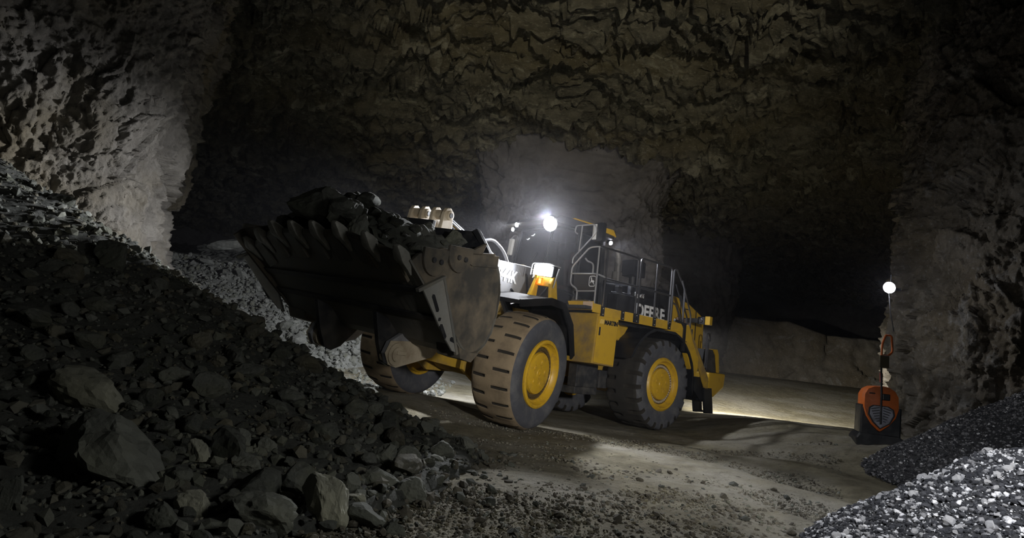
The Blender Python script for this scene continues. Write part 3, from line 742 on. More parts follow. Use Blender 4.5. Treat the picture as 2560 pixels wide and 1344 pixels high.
for s in (1, -1):
    b = MB()
    top = [(1.25, 2.16), (1.22, 2.23), (.2, 2.40), (-.35, 2.38), (-.82, 2.02), (-1.12, 1.45), (-1.08, 1.42), (-.76, 1.97), (-.33, 2.31), (.2, 2.33)]
    b.prism(top, 'y', s * .95, s * 1.82)
    b.prism([(1.25, 2.24), (.2, 2.41), (-.36, 2.39), (-.84, 2.03), (-1.14, 1.45), (-1.02, 1.36), (-.72, 1.92), (-.3, 2.26), (.2, 2.27), (1.2, 2.12)], 'y', s * 1.80, s * 1.84)
    b.box((-.5, s * .8, 2.2), (.25, .5, .12)); b.box((.4, s * .8, 2.28), (.25, .5, .12))
    part(b, 'front_fender', M_FEND, F_, .008)
    # lamp bracket on the fender
    b = MB()
    b.prism([(-.05, 2.36), (.22, 2.36), (.06, 2.72), (.06, 2.80), (-.04, 2.80)], 'y', s * 1.30, s * 1.36)
    b.prism([(-.32, 2.36), (-.05, 2.36), (.06, 2.66), (.0, 2.80), (-.10, 2.80)], 'y', s * 1.62, s * 1.68)
    b.box((-.03, s * 1.48, 2.70), (.10, .34, .18))
    br = part(b, 'lamp_bracket', M_YEL, F_, .01)
    b = MB(); b.box((-.04, s * 1.45, 2.89), (.15, .44, .22)); 
    hd = sub(b, 'headlight', M_BLK, br, .015)
    b = MB()
    for k in (-1, 1): b.box((.045, s * 1.45 + k * .10, 2.885), (.03, .19, .19))
    sub(b, 'headlight_lens', M_LENS, br, .02, label='lit white headlight lenses')
    b = MB(); b.tube([(.08, s * 1.22, 2.78), (.08, s * 1.22, 3.0), (.08, s * 1.62, 3.02), (-.1, s * 1.72, 3.0)], .012, 6, fil=.05); b.tube([(.0, s * 1.70, 2.6), (.05, s * 1.78, 2.95)], .012, 6)
    sub(b, 'lamp_guard', M_LITRAIL, br)
    b = MB(); b.box((.045, s * 1.44, 2.69), (.05, .13, .14)); 
    ts = sub(b, 'turn_signal', M_AMBER, br, .015, label='lit orange turn signal')
    b = MB(); b.box((.073, s * 1.44, 2.69), (.01, .045, .09))
    sub(b, 'turn_signal_bulb', M_AMBERC, br, .004)
    # lift arm
    b = MB()
    arm = [(-.82, 2.52), (-.90, 2.72), (-.80, 2.90), (-.5, 2.98), (.75, 2.90), (1.5, 2.45), (2.35, 1.62), (3.02, 1.22), (3.08, 1.05), (2.98, .90), (2.80, .86), (2.1, 1.02), (1.4, 1.62), (.95, 2.05), (.45, 2.25), (-.55, 2.46)]
    b.prism(arm, 'y', s * .78, s * .86)
    ar = part(b, 'lift_arm', M_ARM, F_, .012)
    b = MB(); b.cyl((-.68, s * .74, 2.72), (-.68, s * .92, 2.72), .14, 20); sub(b, 'pivot_pin', M_CREAM, ar, .008)
    b = MB(); b.cyl((2.86, s * .70, 1.05), (2.86, s * .90, 1.05), .17, 24); b.cyl((2.86, s * .90, 1.05), (2.86, s * .925, 1.05), .11, 20); b.box((2.80, s * .93, 1.08), (.20, .03, .06))
    sub(b, 'pivot_pin', M_CREAM, ar, .008)
    b = MB(); b.prism([(3.02, 1.24), (3.09, 1.05), (2.98, .89), (2.80, .85), (2.0, 1.05), (1.75, 1.3)], 'y', s * .863, s * .875)
    sub(b, 'arm_end_plate', M_CREAM, ar, .004)
    b = MB(); b.tube([(.1, s * .88, 2.45), (-.30, s * .88, 2.28), (-.55, s * .88, 2.45), (-.35, s * .88, 2.82)], .022, 8, fil=.1)
    sub(b, 'arm_stiffener', M_BLK, ar)
    b = MB(); b.box((.52, s * .868, 2.47), (.10, .012, .035)); sub(b, 'arm_slot', M_BLK, ar)
    if s > 0:
        text('model_number', '944K', .31, M_TXT, ar, (.64, .868, 2.57), (-1, 0, .02), (0, 0, 1), .012, 1.0, 'white model number decal')
    # lift cylinder
    b = MB(); b.cyl((-.9, s * .68, 1.25), (.25, s * .68, 1.55), .14, 18); 
    lc = part(b, 'lift_cylinder', M_DKG, F_, .01, True)
    b = MB(); b.cyl((.25, s * .68, 1.55), (1.35, s * .68, 1.86), .07, 14); sub(b, 'cylinder_rod', M_CHROME, lc, 0, True)
# cross tube of the arms, bell cranks, tilt cylinders, hoses
b = MB(); b.cyl((1.15, -.78, 2.1), (1.15, .78, 2.1), .2, 20); part(b, 'cross_tube', M_ARM, F_, .01, True)
for yc in (-.28, .22):
    b = MB()
    for dy in (-.125, .125):
        b.prism([(1.60, 3.42), (1.62, 3.50), (1.70, 3.555), (1.79, 3.53), (1.84, 3.45), (1.86, 3.2), (1.75, 2.2), (1.60, 1.75), (1.4, 1.75), (1.35, 2.2), (1.52, 3.0)], 'y', yc + dy - .035, yc + dy + .035)
    b.box((1.62, yc, 3.05), (.28, .26, .20))
    bc = part(b, 'bell_crank', M_CREAM, F_, .012)
    b = MB(); b.cyl((1.71, yc - .20, 3.42), (1.71, yc + .20, 3.42), .085, 20)
    sub(b, 'crank_pin', M_CREAM, bc, .008, True)
    b = MB(); b.cyl((1.71, yc + .20, 3.42), (1.71, yc + .212, 3.42), .045, 14); sub(b, 'pin_hole', M_BLK, bc)
    b = MB(); b.cyl((.55, yc, 3.13), (-.62, yc, 2.78), .125, 18); b.cyl((.58, yc, 3.14), (.40, yc, 3.085), .15, 18)
    tcy = part(b, 'tilt_cylinder', M_ARM, F_, .01, True)
    b = MB(); b.cyl((1.68, yc, 3.44), (.5, yc, 3.115), .06, 14); sub(b, 'cylinder_rod', M_CHROME, tcy, 0, True)
    b = MB(); b.tube([(.5, yc + .06, 3.24), (.2, yc + .10, 3.34), (-.25, yc + .10, 3.2), (-.6, yc + .05, 2.95)], .03, 8, fil=.2); sub(b, 'hose', M_ARM, tcy, 0, True)
b = MB()
for dy, z in ((.0, 0), (.12, -.05), (-.15, .03)):
    b.tube([(-.2 + dy, .75, 2.2 + z), (-.5, 1.0, 2.35 + z), (-.9, 1.05, 2.2 + z), (-1.2, .7, 1.9 + z)], .025, 8, fil=.2)
b.tube([(-.55, .95, 2.72), (-.7, 1.1, 2.95), (-1.0, 1.1, 2.75), (-1.1, .8, 2.4)], .025, 8, fil=.25)
part(b, 'hydraulic_hoses', M_BLK, F_, 0, True)
b = MB(); b.cyl((1.05, 1.05, 2.12), (.55, .95, 2.30), .05, 12); b.cyl((1.05, 1.05, 2.12), (1.18, 1.08, 2.07), .065, 12); 
part(b, 'steering_ram', M_DKG, F_, .005, True)
part(MB().cyl((.2, .70, 2.4), (-.1, .9, 1.9), .09, 12), 'valve_block', M_DKG, F_, .005, True)

# ---- bucket (front frame coordinates)
HW, YC = 1.87, .06
def lip(y):
    u = (y - YC) / HW
    q = max(0.0, 1 - abs(u)) ; q = min(1, q * 1.9)
    return (3.93 + .25 * q + .22 * u, 2.25 + .24 * q + .08 * u)
outer = [(2.74, 1.32), (2.55, 1.235), (2.35, 1.28), (2.17, 1.42), (2.05, 1.62), (2.0, 1.9), (2.03, 2.25), (2.15, 2.52), (2.34, 2.74)]
nrm_in = .055
ys = np.linspace(YC - HW, YC + HW, 29)
V, F = [], []
cen = (2.9, 2.2)
npf = len(outer) + 1
for lay in (0, 1):
    for y in ys:
        lx, lz = lip(y)
        P = [(lx, lz)] + outer
        for k, (x, z) in enumerate(P):
            if lay:
                dx, dz = cen[0] - x, cen[1] - z; l = math.hypot(dx, dz)
                t = .03 if k == 0 else .06
                x, z = (x - .6 * t, z + .78 * t) if k <= 1 else (x + dx / l * t, z + dz / l * t)
            V.append((x, y, z))
n1 = len(ys) * npf
for i in range(len(ys) - 1):
    for k in range(npf - 1):
        a = i * npf + k; F.append((a, a + npf, a + npf + 1, a + 1)); F.append((a + n1, a + 1 + n1, a + npf + 1 + n1, a + npf + n1))
    for k in (0, npf - 1):
        a = i * npf + k; F.append((a, a + n1, a + npf + n1, a + npf))
for i in (0, len(ys) - 1):
    for k in range(npf - 1):
        a = i * npf + k; F.append((a, a + 1, a + 1 + n1, a + n1))
b = MB(); b.add(V, F)
BUCKET = part(b, 'bucket', M_BUCK, F_, 0, False, 'dark worn steel bucket tilted back')
for s in (1, -1):
    y0 = YC + s * HW; y1 = y0 - s * .06
    pl = [(4.12, 2.33)] + outer + [(2.36, 2.78), (3.1, 2.66), (3.55, 2.62), (4.0, 2.45)]
    b = MB(); b.prism(pl, 'y', y0, y1)
    sp = sub(b, 'side_plate', M_BUCKS, BUCKET, .012)
    b = MB(); b.prism([(3.87, 2.06), (3.50, 2.24), (3.17, 1.78), (2.86, 1.28), (2.98, 1.30), (3.22, 1.48)], 'y', y0, y0 + s * .035)
    sub(b, 'side_wear_plate', M_WEAR, BUCKET, .008, label='pale bolt-on wear plate with dark slots')
    b = MB()
    def slot(x0, z0, x1, z1, r): 
        d = Vector((x1 - x0, 0, z1 - z0)); a = d.normalized(); n = Vector((-a.z, 0, a.x)) * r
        q = [Vector((x0, 0, z0)) + n, Vector((x1, 0, z1)) + n, Vector((x1, 0, z1)) + a * r * .7, Vector((x1, 0, z1)) - n, Vector((x0, 0, z0)) - n, Vector((x0, 0, z0)) - a * r * .7]
        b.prism([(p.x, p.z) for p in q], 'y', y0 + s * .03, y0 + s * .042)
    slot(3.62, 1.98, 3.47, 1.80, .028); slot(3.40, 1.70, 3.39, 1.69, .03); slot(3.34, 1.62, 3.20, 1.47, .028); slot(3.07, 1.46, 2.94, 1.43, .03)
    sub(b, 'wear_plate_slots', M_BLK, BUCKET)
    b = MB(); b.prism([(3.95, 2.02), (3.47, 2.27), (3.45, 2.24), (3.92, 1.98)], 'y', y0, y0 + s * .06)
    b.prism([(3.50, 2.24), (3.46, 2.24), (2.84, 1.27), (2.88, 1.25)], 'y', y0, y0 + s * .05)
    sub(b, 'side_edge_bar', M_BUCK, BUCKET, .006)
    # bolted side cutters with curved lower edge
    for cx, cz, w_ in ((3.72, 2.50, .24), (3.22, 2.63, .26)):
        arc = [(cx + w_ * math.cos(t), cz - .02 - .26 * math.sin(t)) for t in [PI * k / 12 for k in range(13)]]
        b = MB(); b.prism([(cx + w_, cz + .05)] + arc + [(cx - w_, cz + .10)], 'y', y0, y0 + s * .045)
        c = sub(b, 'side_cutter', M_BUCKS, BUCKET, .008)
        for dx in (-.10, .05): sub(MB().cyl((cx + dx, y0 + s * .045, cz - .08), (cx + dx, y0 + s * .07, cz - .08), .035, 10), 'cutter_bolt', M_DKG, BUCKET)
    b = MB(); b.prism([(3.3, 2.60), (2.3, 2.76), (2.28, 2.58), (2.9, 2.50)], 'y', y0, y0 + s * .03)
    sub(b, 'side_top_band', M_BUCKS, BUCKET, .008)
    b = MB(); b.prism([(3.02, 2.66), (2.62, 2.88), (2.7, 2.66)], 'y', y0 - s * .05, y0); sub(b, 'edge_lug', M_BUCKS, BUCKET, .006)
    # heel shoe and hinge ears
    b = MB(); b.prism([(2.80, 1.36), (2.72, 1.20), (2.45, 1.16), (2.3, 1.3), (2.5, 1.3)], 'y', y0 + s * .01, y0 - s * .42); sub(b, 'heel_shoe', M_BUCKS, BUCKET, .01)
    for dy in (-s * .16,):
        b = MB(); b.prism([(3.3, 1.62), (3.12, 1.18), (2.96, .90), (2.80, .84), (2.62, .92), (2.2, 1.35)], 'y', YC + s * .80 + dy - .04, YC + s * .80 + dy + .04)
        sub(b, 'hinge_ear', M_DKG, BUCKET, .01)
# spill guard with raised centre
b = MB()
V = [(2.30, YC - 1.80, 2.70), (2.30, YC + 1.80, 2.70), (2.22, YC + 1.42, 3.10), (2.22, YC - 1.42, 3.10)]
V += [(x + .04, y, z) for x, y, z in V]
b.add(V, [(0, 1, 2, 3), (7, 6, 5, 4), (0, 4, 5, 1), (1, 5, 6, 2), (2, 6, 7, 3), (3, 7, 4, 0)])
b.prism([(-.75, 3.08), (.52, 3.08), (.52, 3.22), (-.75, 3.22)], 'x', 2.18, 2.25)
b.prism([(1.37, 3.10), (1.45, 3.14), (1.84, 2.72), (1.78, 2.68)], 'x', 2.20, 2.30)
sub(b, 'spill_guard', M_BLK, BUCKET, .008)  # black stands in for shadow on the bucket steel
# rows of adapters, teeth and edge segments along the lip
tys = np.linspace(YC - 1.74, YC + 1.80, 8)
sl = Vector((.79, 0, .61)).normalized(); nn = Vector((.61, 0, -.79))
for i, y in enumerate(tys):
    lx, lz = lip(y); o0 = Vector((lx, y, lz)); fan = (y - YC) / HW * .10
    fw = (sl + Vector((0, fan, 0))).normalized(); sd = Vector((0, 1, 0)) - fw * fw.y
    def P(a, w_, h): return o0 + fw * a + sd * w_ + nn * h
    b = MB(); 
    sec = [(-.24, .03, .03, .045), (-.12, .05, .0, .065), (.0, .06, -.04, .09), (.06, .06, -.035, .085)]
    V = []; 
    for a, w_, h0, h1 in sec: V += [P(a, -w_, h0), P(a, w_, h0), P(a, w_ * .8, h1), P(a, -w_ * .8, h1)]
    F = [(0, 1, 2, 3), (15, 14, 13, 12)] + [(4 * k + j, 4 * k + (j + 1) % 4, 4 * k + 4 + (j + 1) % 4, 4 * k + 4 + j) for k in range(3) for j in range(4)]
    b.add(V, F); ad = sub(b, 'tooth_adapter', M_TOOTH, BUCKET, .015)
    b = MB(); V = []
    for a, w_, h0, h1 in [(.0, .068, -.04, .10), (.09, .082, -.04, .11), (.18, .076, -.015, .09), (.27, .045, .02, .06)]: V += [P(a, -w_, h0), P(a, w_, h0), P(a, w_ * .85, h1), P(a, -w_ * .85, h1)]
    b.add(V, F); sub(b, 'tooth', M_TOOTH, BUCKET, .03, True)
    if i < 7:
        y2 = tys[i + 1]; l2 = lip(y2); m = ((lx + l2[0]) / 2, (lz + l2[1]) / 2)
        b = MB(); V = []
        for yy, (qx, qz) in ((y + .13, lip(y + .13)), (y2 - .13, lip(y2 - .13))):
            for a, h in ((-.42, .0), (.07, -.02), (.10, .0), (.05, .05), (-.42, .05)):
                p = Vector((qx, yy, qz)) + sl * a + nn * h; V.append(p)
        b.add(V, [(4, 3, 2, 1, 0), (5, 6, 7, 8, 9)] + [(k, (k + 1) % 5, 5 + (k + 1) % 5, 5 + k) for k in range(5)])
        sub(b, 'edge_segment', M_BUCKS if i > 3 else M_BUCK, BUCKET, .008)
# stiffeners across the underside
b = MB()
for t in (.30, .62):
    V = []
    for yy in (YC - HW + .02, YC + HW - .02):
        lx, lz = lip(yy)
        for a, h in ((-.05, .0), (.05, .0), (.05, .035), (-.05, .035)):
            p = Vector((lx, yy, lz)).lerp(Vector((2.74, yy, 1.32)), t) + sl * a + nn * h; V.append(p)
    b.add(V, [(3, 2, 1, 0), (4, 5, 6, 7)] + [(k, (k + 1) % 4, 4 + (k + 1) % 4, 4 + k) for k in range(4)])
sub(b, 'floor_wear_bar', M_DKG, BUCKET, .006)

# ---- rear frame (rear frame coordinates)
G = M_REAR
b = MB(); b.cyl((0, -1.0, 1.04), (0, 1.0, 1.04), .25, 20); b.cyl((0, -.4, 1.04), (0, .4, 1.04), .36, 20)
part(b, 'rear_axle', M_YELD, G, .015, True)
b = MB(); b.box((.3, -.5, 1.35), (4.6, .12, .75)); b.box((.3, .5, 1.35), (4.6, .12, .75)); b.box((2.3, 0, 1.15), (.7, 1.0, .25)); b.box((1.9, 0, .75), (1.2, .7, .16)); b.box((-.2, 0, 2.0), (4.4, 1.1, .8)); b.box((2.9, 0, 1.35), (.5, .5, .9))
part(b, 'rear_frame', M_YELD, G, .015)
b = MB(); b.box((1.7, .78, .72), (.75, .4, .16)); b.box((1.75, .9, 1.05), (.7, .25, .5)); b.box((1.1, .8, 1.0), (.3, .3, .4))
part(b, 'belly_guard', M_DKG, G, .02)
# tank box with door, latch and decals
b = MB(); b.prism([(2.44, 2.36), (2.50, 1.33), (1.79, 1.30), (1.74, 2.40)], 'y', .88, 1.75)
BOX = part(b, 'side_tank', M_YELD, G, .02)
b = MB(); b.prism([(2.41, 2.30), (2.46, 1.36), (1.82, 1.33), (1.77, 2.34)], 'y', 1.75, 1.765)
sub(b, 'tank_door', M_YEL, BOX, .006)
b = MB(); b.box((2.37, 1.775, 2.0), (.035, .02, .17)); sub(b, 'door_latch', M_BLK, BOX, .006)
b = MB()
for k in range(4):
    x = 2.38 - k * .033; b.prism([(x, 2.16), (x - .02, 2.16), (x - .045, 2.25), (x - .025, 2.25)], 'y', 1.765, 1.769)
sub(b, 'decal_stripes', mat_paint('pale_yellow_decal', (.75, .55, .16), .5), BOX)
text('maker_decal', 'MARTIN', .125, M_TXTB, BOX, (2.23, 1.766, 2.155), (-1, 0, .02), (0, 0, 1), .006, .94, 'black lettering decal')
b = MB(); b.prism([(2.30, 2.36), (2.05, 2.36), (2.02, 2.40), (2.08, 2.46), (2.14, 2.40)], 'y', 1.70, 1.74); sub(b, 'lifting_eye', M_YEL, BOX, .005)
# walkway
b = MB(); b.box((.96, 1.30, 2.44), (3.12, .86, .07)); b.box((2.7, 1.38, 2.44), (.3, .7, .07))
WALK = part(b, 'walkway', M_DKG, G, .008)
b = MB(); b.box((.88, 1.745, 2.405), (3.0, .03, .20)); b.box((2.50, 1.745, 2.45), (.24, .03, .18))
sub(b, 'walkway_edge', M_YEL, WALK, .006)
b = MB(); b.box((2.62, 1.40, 2.49), (.03, .70, .18)); sub(b, 'walkway_front_edge', M_YEL, WALK, .006)
b = MB(); b.box((2.64, 1.62, 2.49), (.008, .26, .16)); sub(b, 'pale_sticker', mat_paint('pale_sticker', (.62, .45, .32), .6), WALK)
b = MB(); b.prism([(1.13, 2.42), (1.06, 2.56), (.99, 2.42)][::-1], 'x', 2.637, 2.641); sub(b, 'warning_mark', M_TXTB, WALK)
b = MB(); b.box((2.60, 1.38, 2.59), (.06, .5, .03)); sub(b, 'name_plate', M_RAIL, WALK)
POSTS = [2.33, 1.62, 1.23, 1.14, .52, -.06, -.16]
for x in (2.33, 1.66, 1.18, .50, -.10):
    b = MB(); b.box((x, 1.765, 2.41), (.10 if x != 1.18 else .20, .03, .20))
    for dx, dz in ((0, .06), (0, -.06)): b.cyl((x + dx, 1.78, 2.41 + dz), (x + dx, 1.79, 2.41 + dz), .012, 6, m=1)
    sub(b, 'post_clamp', [M_BLK, M_BOLT], WALK)
def rail(name, tubes, r=.022, mat=None, parent=None):
    b = MB()
    for t in tubes: b.tube(t, r, 8, fil=.09)
    return part(b, name, mat or M_RAIL, G, 0, True)
Y = 1.76
rail('side_rail', [[(2.33, Y, 2.42), (2.33, Y, 3.74)], [(2.33, Y, 3.1), (1.24, Y, 3.1)], [(2.55, Y, 3.74), (1.24, Y, 3.74), (1.23, Y, 2.42)]])
rail('side_rail', [[(1.14, Y, 2.42), (1.14, Y, 3.76), (-.07, Y, 3.76), (-.06, Y, 2.42)], [(.52, Y, 2.42), (.52, Y, 3.75)], [(1.14, Y, 3.1), (-.06, Y, 3.1)]])
rail('front_rail', [[(2.33, Y, 3.74), (2.56, 1.70, 3.74), (2.56, 1.45, 3.73), (2.56, 1.0, 3.32), (2.56, 1.0, 2.95), (2.56, 1.22, 2.84), (2.56, 1.22, 2.55)],
     [(2.56, 1.0, 3.18), (2.56, 1.72, 3.16), (2.34, Y, 3.12)], [(2.56, 1.22, 2.80), (2.56, 1.72, 2.80)], [(2.56, 1.72, 3.72), (2.56, 1.72, 2.5)],
     [(2.56, 1.60, 3.16), (2.56, 1.60, 3.38), (2.56, 1.42, 3.44), (2.56, 1.36, 3.5)]], .018, M_LITRAIL)
rail('grab_rail', [[(2.56, 1.06, 4.05), (2.56, .98, 4.10), (2.56, 1.0, 4.24), (2.56, 1.56, 4.22), (2.56, 1.60, 4.04), (2.56, 1.44, 3.9), (2.56, 1.0, 3.52), (2.56, 1.0, 3.40)], [(2.56, 1.18, 4.24), (2.56, 1.15, 3.66)]], .016, M_LITRAIL)
rail('rear_rail', [[(-.16, Y, 2.42), (-.16, Y, 3.72), (-.26, Y, 3.76), (-.46, 1.68, 3.70), (-.80, 1.66, 3.38), (-.82, 1.66, 2.7)], [(-.16, Y, 2.95), (-.40, 1.72, 2.92), (-.75, 1.70, 2.5), (-.75, 1.70, 2.3)]])
# badge panel behind the front rail
b = MB(); b.box((2.53, 1.40, 2.99), (.02, .66, .36)); PAN = part(b, 'rail_panel', M_TXTB, G, .01)
b = MB()
ring = lambda w_, h, n=20: [(1.60 + w_ * abs(math.cos(t)) ** .45 * (1 if math.cos(t) > 0 else -1), 3.01 + h * abs(math.sin(t)) ** .45 * (1 if math.sin(t) > 0 else -1)) for t in [2 * PI * k / n for k in range(n)]]
o_, i_ = ring(.095, .115), ring(.080, .10); n = len(o_)
V = [(2.545, *p) for p in o_] + [(2.545, *p) for p in i_] ; b.add(V, [(k, (k + 1) % n, n + (k + 1) % n, n + k) for k in range(n)])
deer = [(-.055, -.01), (-.03, .02), (0, .015), (.015, .04), (.02, .075), (.035, .085), (.055, .07), (.04, .055), (.038, .02), (.05, -.01), (.06, -.04), (.05, -.045), (.035, -.015), (.02, -.02), (-.015, -.03), (-.03, -.055), (-.055, -.075), (-.062, -.065), (-.04, -.045), (-.04, -.02)]
b.add([(2.545, 1.60 - p[0], 3.01 + p[1]) for p in deer], [tuple(range(len(deer)))])
sub(b, 'badge', M_TXT, PAN, label='white badge with a leaping deer')
# cab
b = MB()
cabp = {'fl': ((3.0, -.5, 2.9), (2.74, -.5, 4.2)), 'fr': ((3.02, .52, 2.9), (2.76, .52, 4.2)), 'bl': ((1.25, -.78, 2.5), (1.30, -.72, 4.25)), 'br': ((1.25, .80, 2.5), (1.30, .72, 4.25)), 'ml': ((2.2, -.80, 2.5), (2.2, -.74, 4.25)), 'mr': ((2.2, .82, 2.5), (2.2, .74, 4.25))}
for k, (p, q) in cabp.items(): b.tube([p, q], .045 if k[0] != 'f' else .032, 8, m=0 if k[0] != 'f' else 1)
b.tube([(3.0, -.5, 2.9), (3.02, .52, 2.9)], .05, 8); b.tube([(2.75, -.5, 4.2), (2.76, .52, 4.2)], .04, 8)
for s in (-1, 1): b.tube([(3.0, s * .51, 2.9), (2.2, s * .81, 2.75), (1.25, s * .80, 2.6)], .04, 8); b.tube([(2.75, s * .51, 4.2), (2.2, s * .74, 4.25), (1.3, s * .72, 4.25)], .04, 8)
b.prism([(1.15, 2.45), (2.9, 2.45), (2.98, 2.9), (2.2, 2.72), (1.2, 2.6)], 'y', -.76, .76)
CAB = part(b, 'cab_frame', [M_BLK, M_RAIL], G, .006)
def pane(pts, name='cab_window', mat=None):
    P = [Vector(p) for p in pts]; n = (P[1] - P[0]).cross(P[2] - P[0]).normalized() * .012; k = len(P)
    b = MB(); b.add(P + [p + n for p in P], [tuple(range(k - 1, -1, -1)), tuple(range(k, 2 * k))] + [(i, (i + 1) % k, k + (i + 1) % k, k + i) for i in range(k)])
    return sub(b, name, mat or M_GLASS, CAB)
pane([(3.0, -.48, 2.92), (3.02, .50, 2.92), (2.76, .50, 4.2), (2.74, -.48, 4.2)])
for s in (-1, 1):
    pane([(3.0, s * .52, 2.92), (2.22, s * .80, 2.76), (2.2, s * .735, 4.22), (2.76, s * .52, 4.2)])
    pane([(2.18, s * .81, 2.72), (1.28, s * .79, 2.6), (1.32, s * .72, 4.22), (2.18, s * .735, 4.22)], 'cab_window', M_GLASSD)
pane([(1.27, -.74, 2.9), (1.27, .74, 2.9), (1.31, .68, 4.2), (1.31, -.68, 4.2)], 'cab_window', M_GLASSD)
b = MB(); b.prism([(1.05, 4.26), (2.95, 4.24), (3.05, 4.31), (2.9, 4.42), (1.2, 4.45), (1.0, 4.36)], 'y', -.84, .84)
sub(b, 'cab_roof', M_DKG, CAB, .03)  # yellow roof lost in the dark: its shade is put in as dark steel
b = MB(); b.prism([(.98, 4.33), (1.45, 4.36), (1.40, 4.47), (1.1, 4.48)], 'y', .45, .86); b.prism([(1.5, 4.44), (2.5, 4.42), (2.4, 4.47), (1.6, 4.49)], 'y', .5, .8); sub(b, 'roof_corner', M_YEL, CAB, .02)
b = MB(); b.prism([(2.2, .79), (2.24, .83), (1.28, .83), (1.28, .79)], 'z', 2.55, 2.62); b.tube([(2.14, .83, 2.62), (2.14, .80, 4.18)], .03, 8); b.tube([(1.36, .83, 2.62), (1.36, .76, 4.18)], .03, 8); b.tube([(2.14, .80, 4.18), (1.36, .76, 4.18)], .03, 8); b.tube([(2.1, .84, 3.2), (2.1, .90, 3.2), (1.95, .90, 3.22), (1.95, .84, 3.2)], .015, 6)
sub(b, 'cab_door', M_BLK, CAB)
b = MB(); b.box((1.75, .05, 2.95), (.5, .5, .14)); b.box((1.50, .05, 3.35), (.14, .48, .75), R=Matrix.Rotation(.15, 3, 'Y')); b.box((1.46, .05, 3.82), (.10, .28, .18))
sub(b, 'seat', M_SEAT, CAB, .04)
b = MB(); b.tube([(2.5, .05, 2.7), (2.4, .05, 3.18)], .035, 8); b.lathe([(.17, 0), (.19, .02), (.17, .04)], (2.38, .05, 3.2), 20, axis='z'); b.box((2.72, -.05, 2.98), (.25, .8, .14))
for k in range(5): b.cyl((2.62, -.30 + k * .09, 3.05), (2.62, -.30 + k * .09, 3.09), .02, 8, m=1)
sub(b, 'dashboard', [M_BLK, M_RAIL], CAB, .01)
b = MB(); b.tube([(3.03, -.12, 2.95), (2.97, .02, 3.25), (2.89, .20, 3.62)], .012, 6); b.tube([(3.03, -.06, 2.95), (2.96, .08, 3.25)], .010, 6)
sub(b, 'wiper', M_BLK, CAB)
# mirrors on tube frames
b = MB(); b.tube([(2.98, -.52, 3.35), (2.90, -.82, 3.3), (2.72, -.98, 3.55), (2.62, -1.05, 4.05), (2.60, -.95, 4.16), (2.62, -.82, 4.12), (2.72, -.80, 3.5), (2.9, -.82, 3.3)], .018, 8, fil=.06); b.tube([(2.9, -.82, 3.3), (2.98, -.6, 3.0)], .016, 6)
mr = sub(b, 'mirror_arm', M_LITRAIL, CAB, 0, True)
b = MB(); b.box((2.70, -.92, 3.84), (.07, .15, .40), R=Matrix.Rotation(-.1, 3, 'X')); sub(b, 'mirror', M_TXT, CAB, .03)
b = MB(); b.box((2.34, 1.50, 4.10), (.14, .26, .42)); sub(b, 'mirror', M_BLK, CAB, .05, True)
b = MB(); b.box((2.42, 1.42, 4.10), (.02, .10, .34)); sub(b, 'mirror_glass', M_TXT, CAB, .008)
b = MB(); b.tube([(2.30, 1.5, 4.15), (2.2, 1.1, 4.2), (2.1, .75, 4.2)], .02, 8); sub(b, 'mirror_arm', M_BLK, CAB)
b = MB(); b.tube([(3.1, -1.15, 3.55), (3.05, -1.16, 3.2)], .014, 6); b.box((3.1, -1.15, 3.57), (.10, .10, .02)); sub(b, 'marker_post', M_RAIL, CAB)
# roof lamps
def rlamp(p, d, r, mat=M_LENS, name='work_lamp', depth=.12):
    p, d = Vector(p), Vector(d).normalized()
    b = MB(); b.cyl(p - d * depth, p - d * .01, r * .75, 20, r * 1.06); h = sub(b, name, M_BLK, CAB, .008, True)
    b = MB(); b.cyl(p - d * .012, p + d * .012, r, 24, r * .85); sub(b, 'lamp_lens', mat, CAB, .006, True)
rlamp((3.03, .66, 4.20), (.9, .3, -.25), .165); rlamp((3.02, -.44, 4.27), (.9, -.05, -.2), .055); rlamp((3.02, -.56, 4.17), (.9, -.15, -.2), .045)
rlamp((2.2, -.90, 4.22), (.2, -.9, -.2), .07)
rlamp((.98, .70, 4.20), (.1, .9, -.35), .05, M_LENSB)
b = MB(); b.tube([(3.0, .66, 4.38), (2.9, .66, 4.3), (2.88, .66, 4.2)], .02, 6); b.tube([(3.0, -.44, 4.4), (2.88, -.44, 4.28)], .015, 6); b.box((1.0, .66, 4.28), (.06, .06, .1)); sub(b, 'lamp_mount', M_BLK, CAB)
# engine hood
b = MB(); b.prism([(1.15, 2.45), (1.15, 3.22), (.2, 3.30), (-1.58, 3.34), (-1.64, 2.45)], 'y', -.80, .80)
HOOD = part(b, 'engine_side', M_BLK, G, .03)
b = MB(); b.prism([(-1.63, 2.2), (-1.60, 3.33), (-1.75, 3.33), (-2.4, 3.22), (-3.05, 2.98), (-3.22, 2.80), (-3.25, 1.55), (-1.63, 1.5)], 'y', -.82, .82)
HD2 = part(b, 'rear_hood', M_YEL, G, .05)
b = MB(); b.prism([(1.1, 3.24), (-.95, 3.36), (-1.6, 3.36), (-2.4, 3.24), (-3.05, 3.01), (-3.08, 3.05), (-2.4, 3.32), (-1.6, 3.43), (-.95, 3.42), (1.1, 3.29)], 'y', -.74, .74)
sub(b, 'hood_top', M_BLK, HD2, .01)
b = MB(); b.tube([(-1.95, .83, 3.29), (-2.0, .83, 2.9), (-2.0, .83, 2.4)], .012, 6); b.tube([(-2.75, .83, 3.08), (-2.80, .83, 1.6)], .014, 6); b.box((-2.25, .83, 3.05), (.22, .03, .02)); sub(b, 'panel_gap', M_BLK, HD2)
text('brand_lettering', 'DEERE', .44, M_TXT, HOOD, (-.08, .805, 2.60), (-1, 0, 0), (0, 0, 1), .014, .98, 'large white lettering')
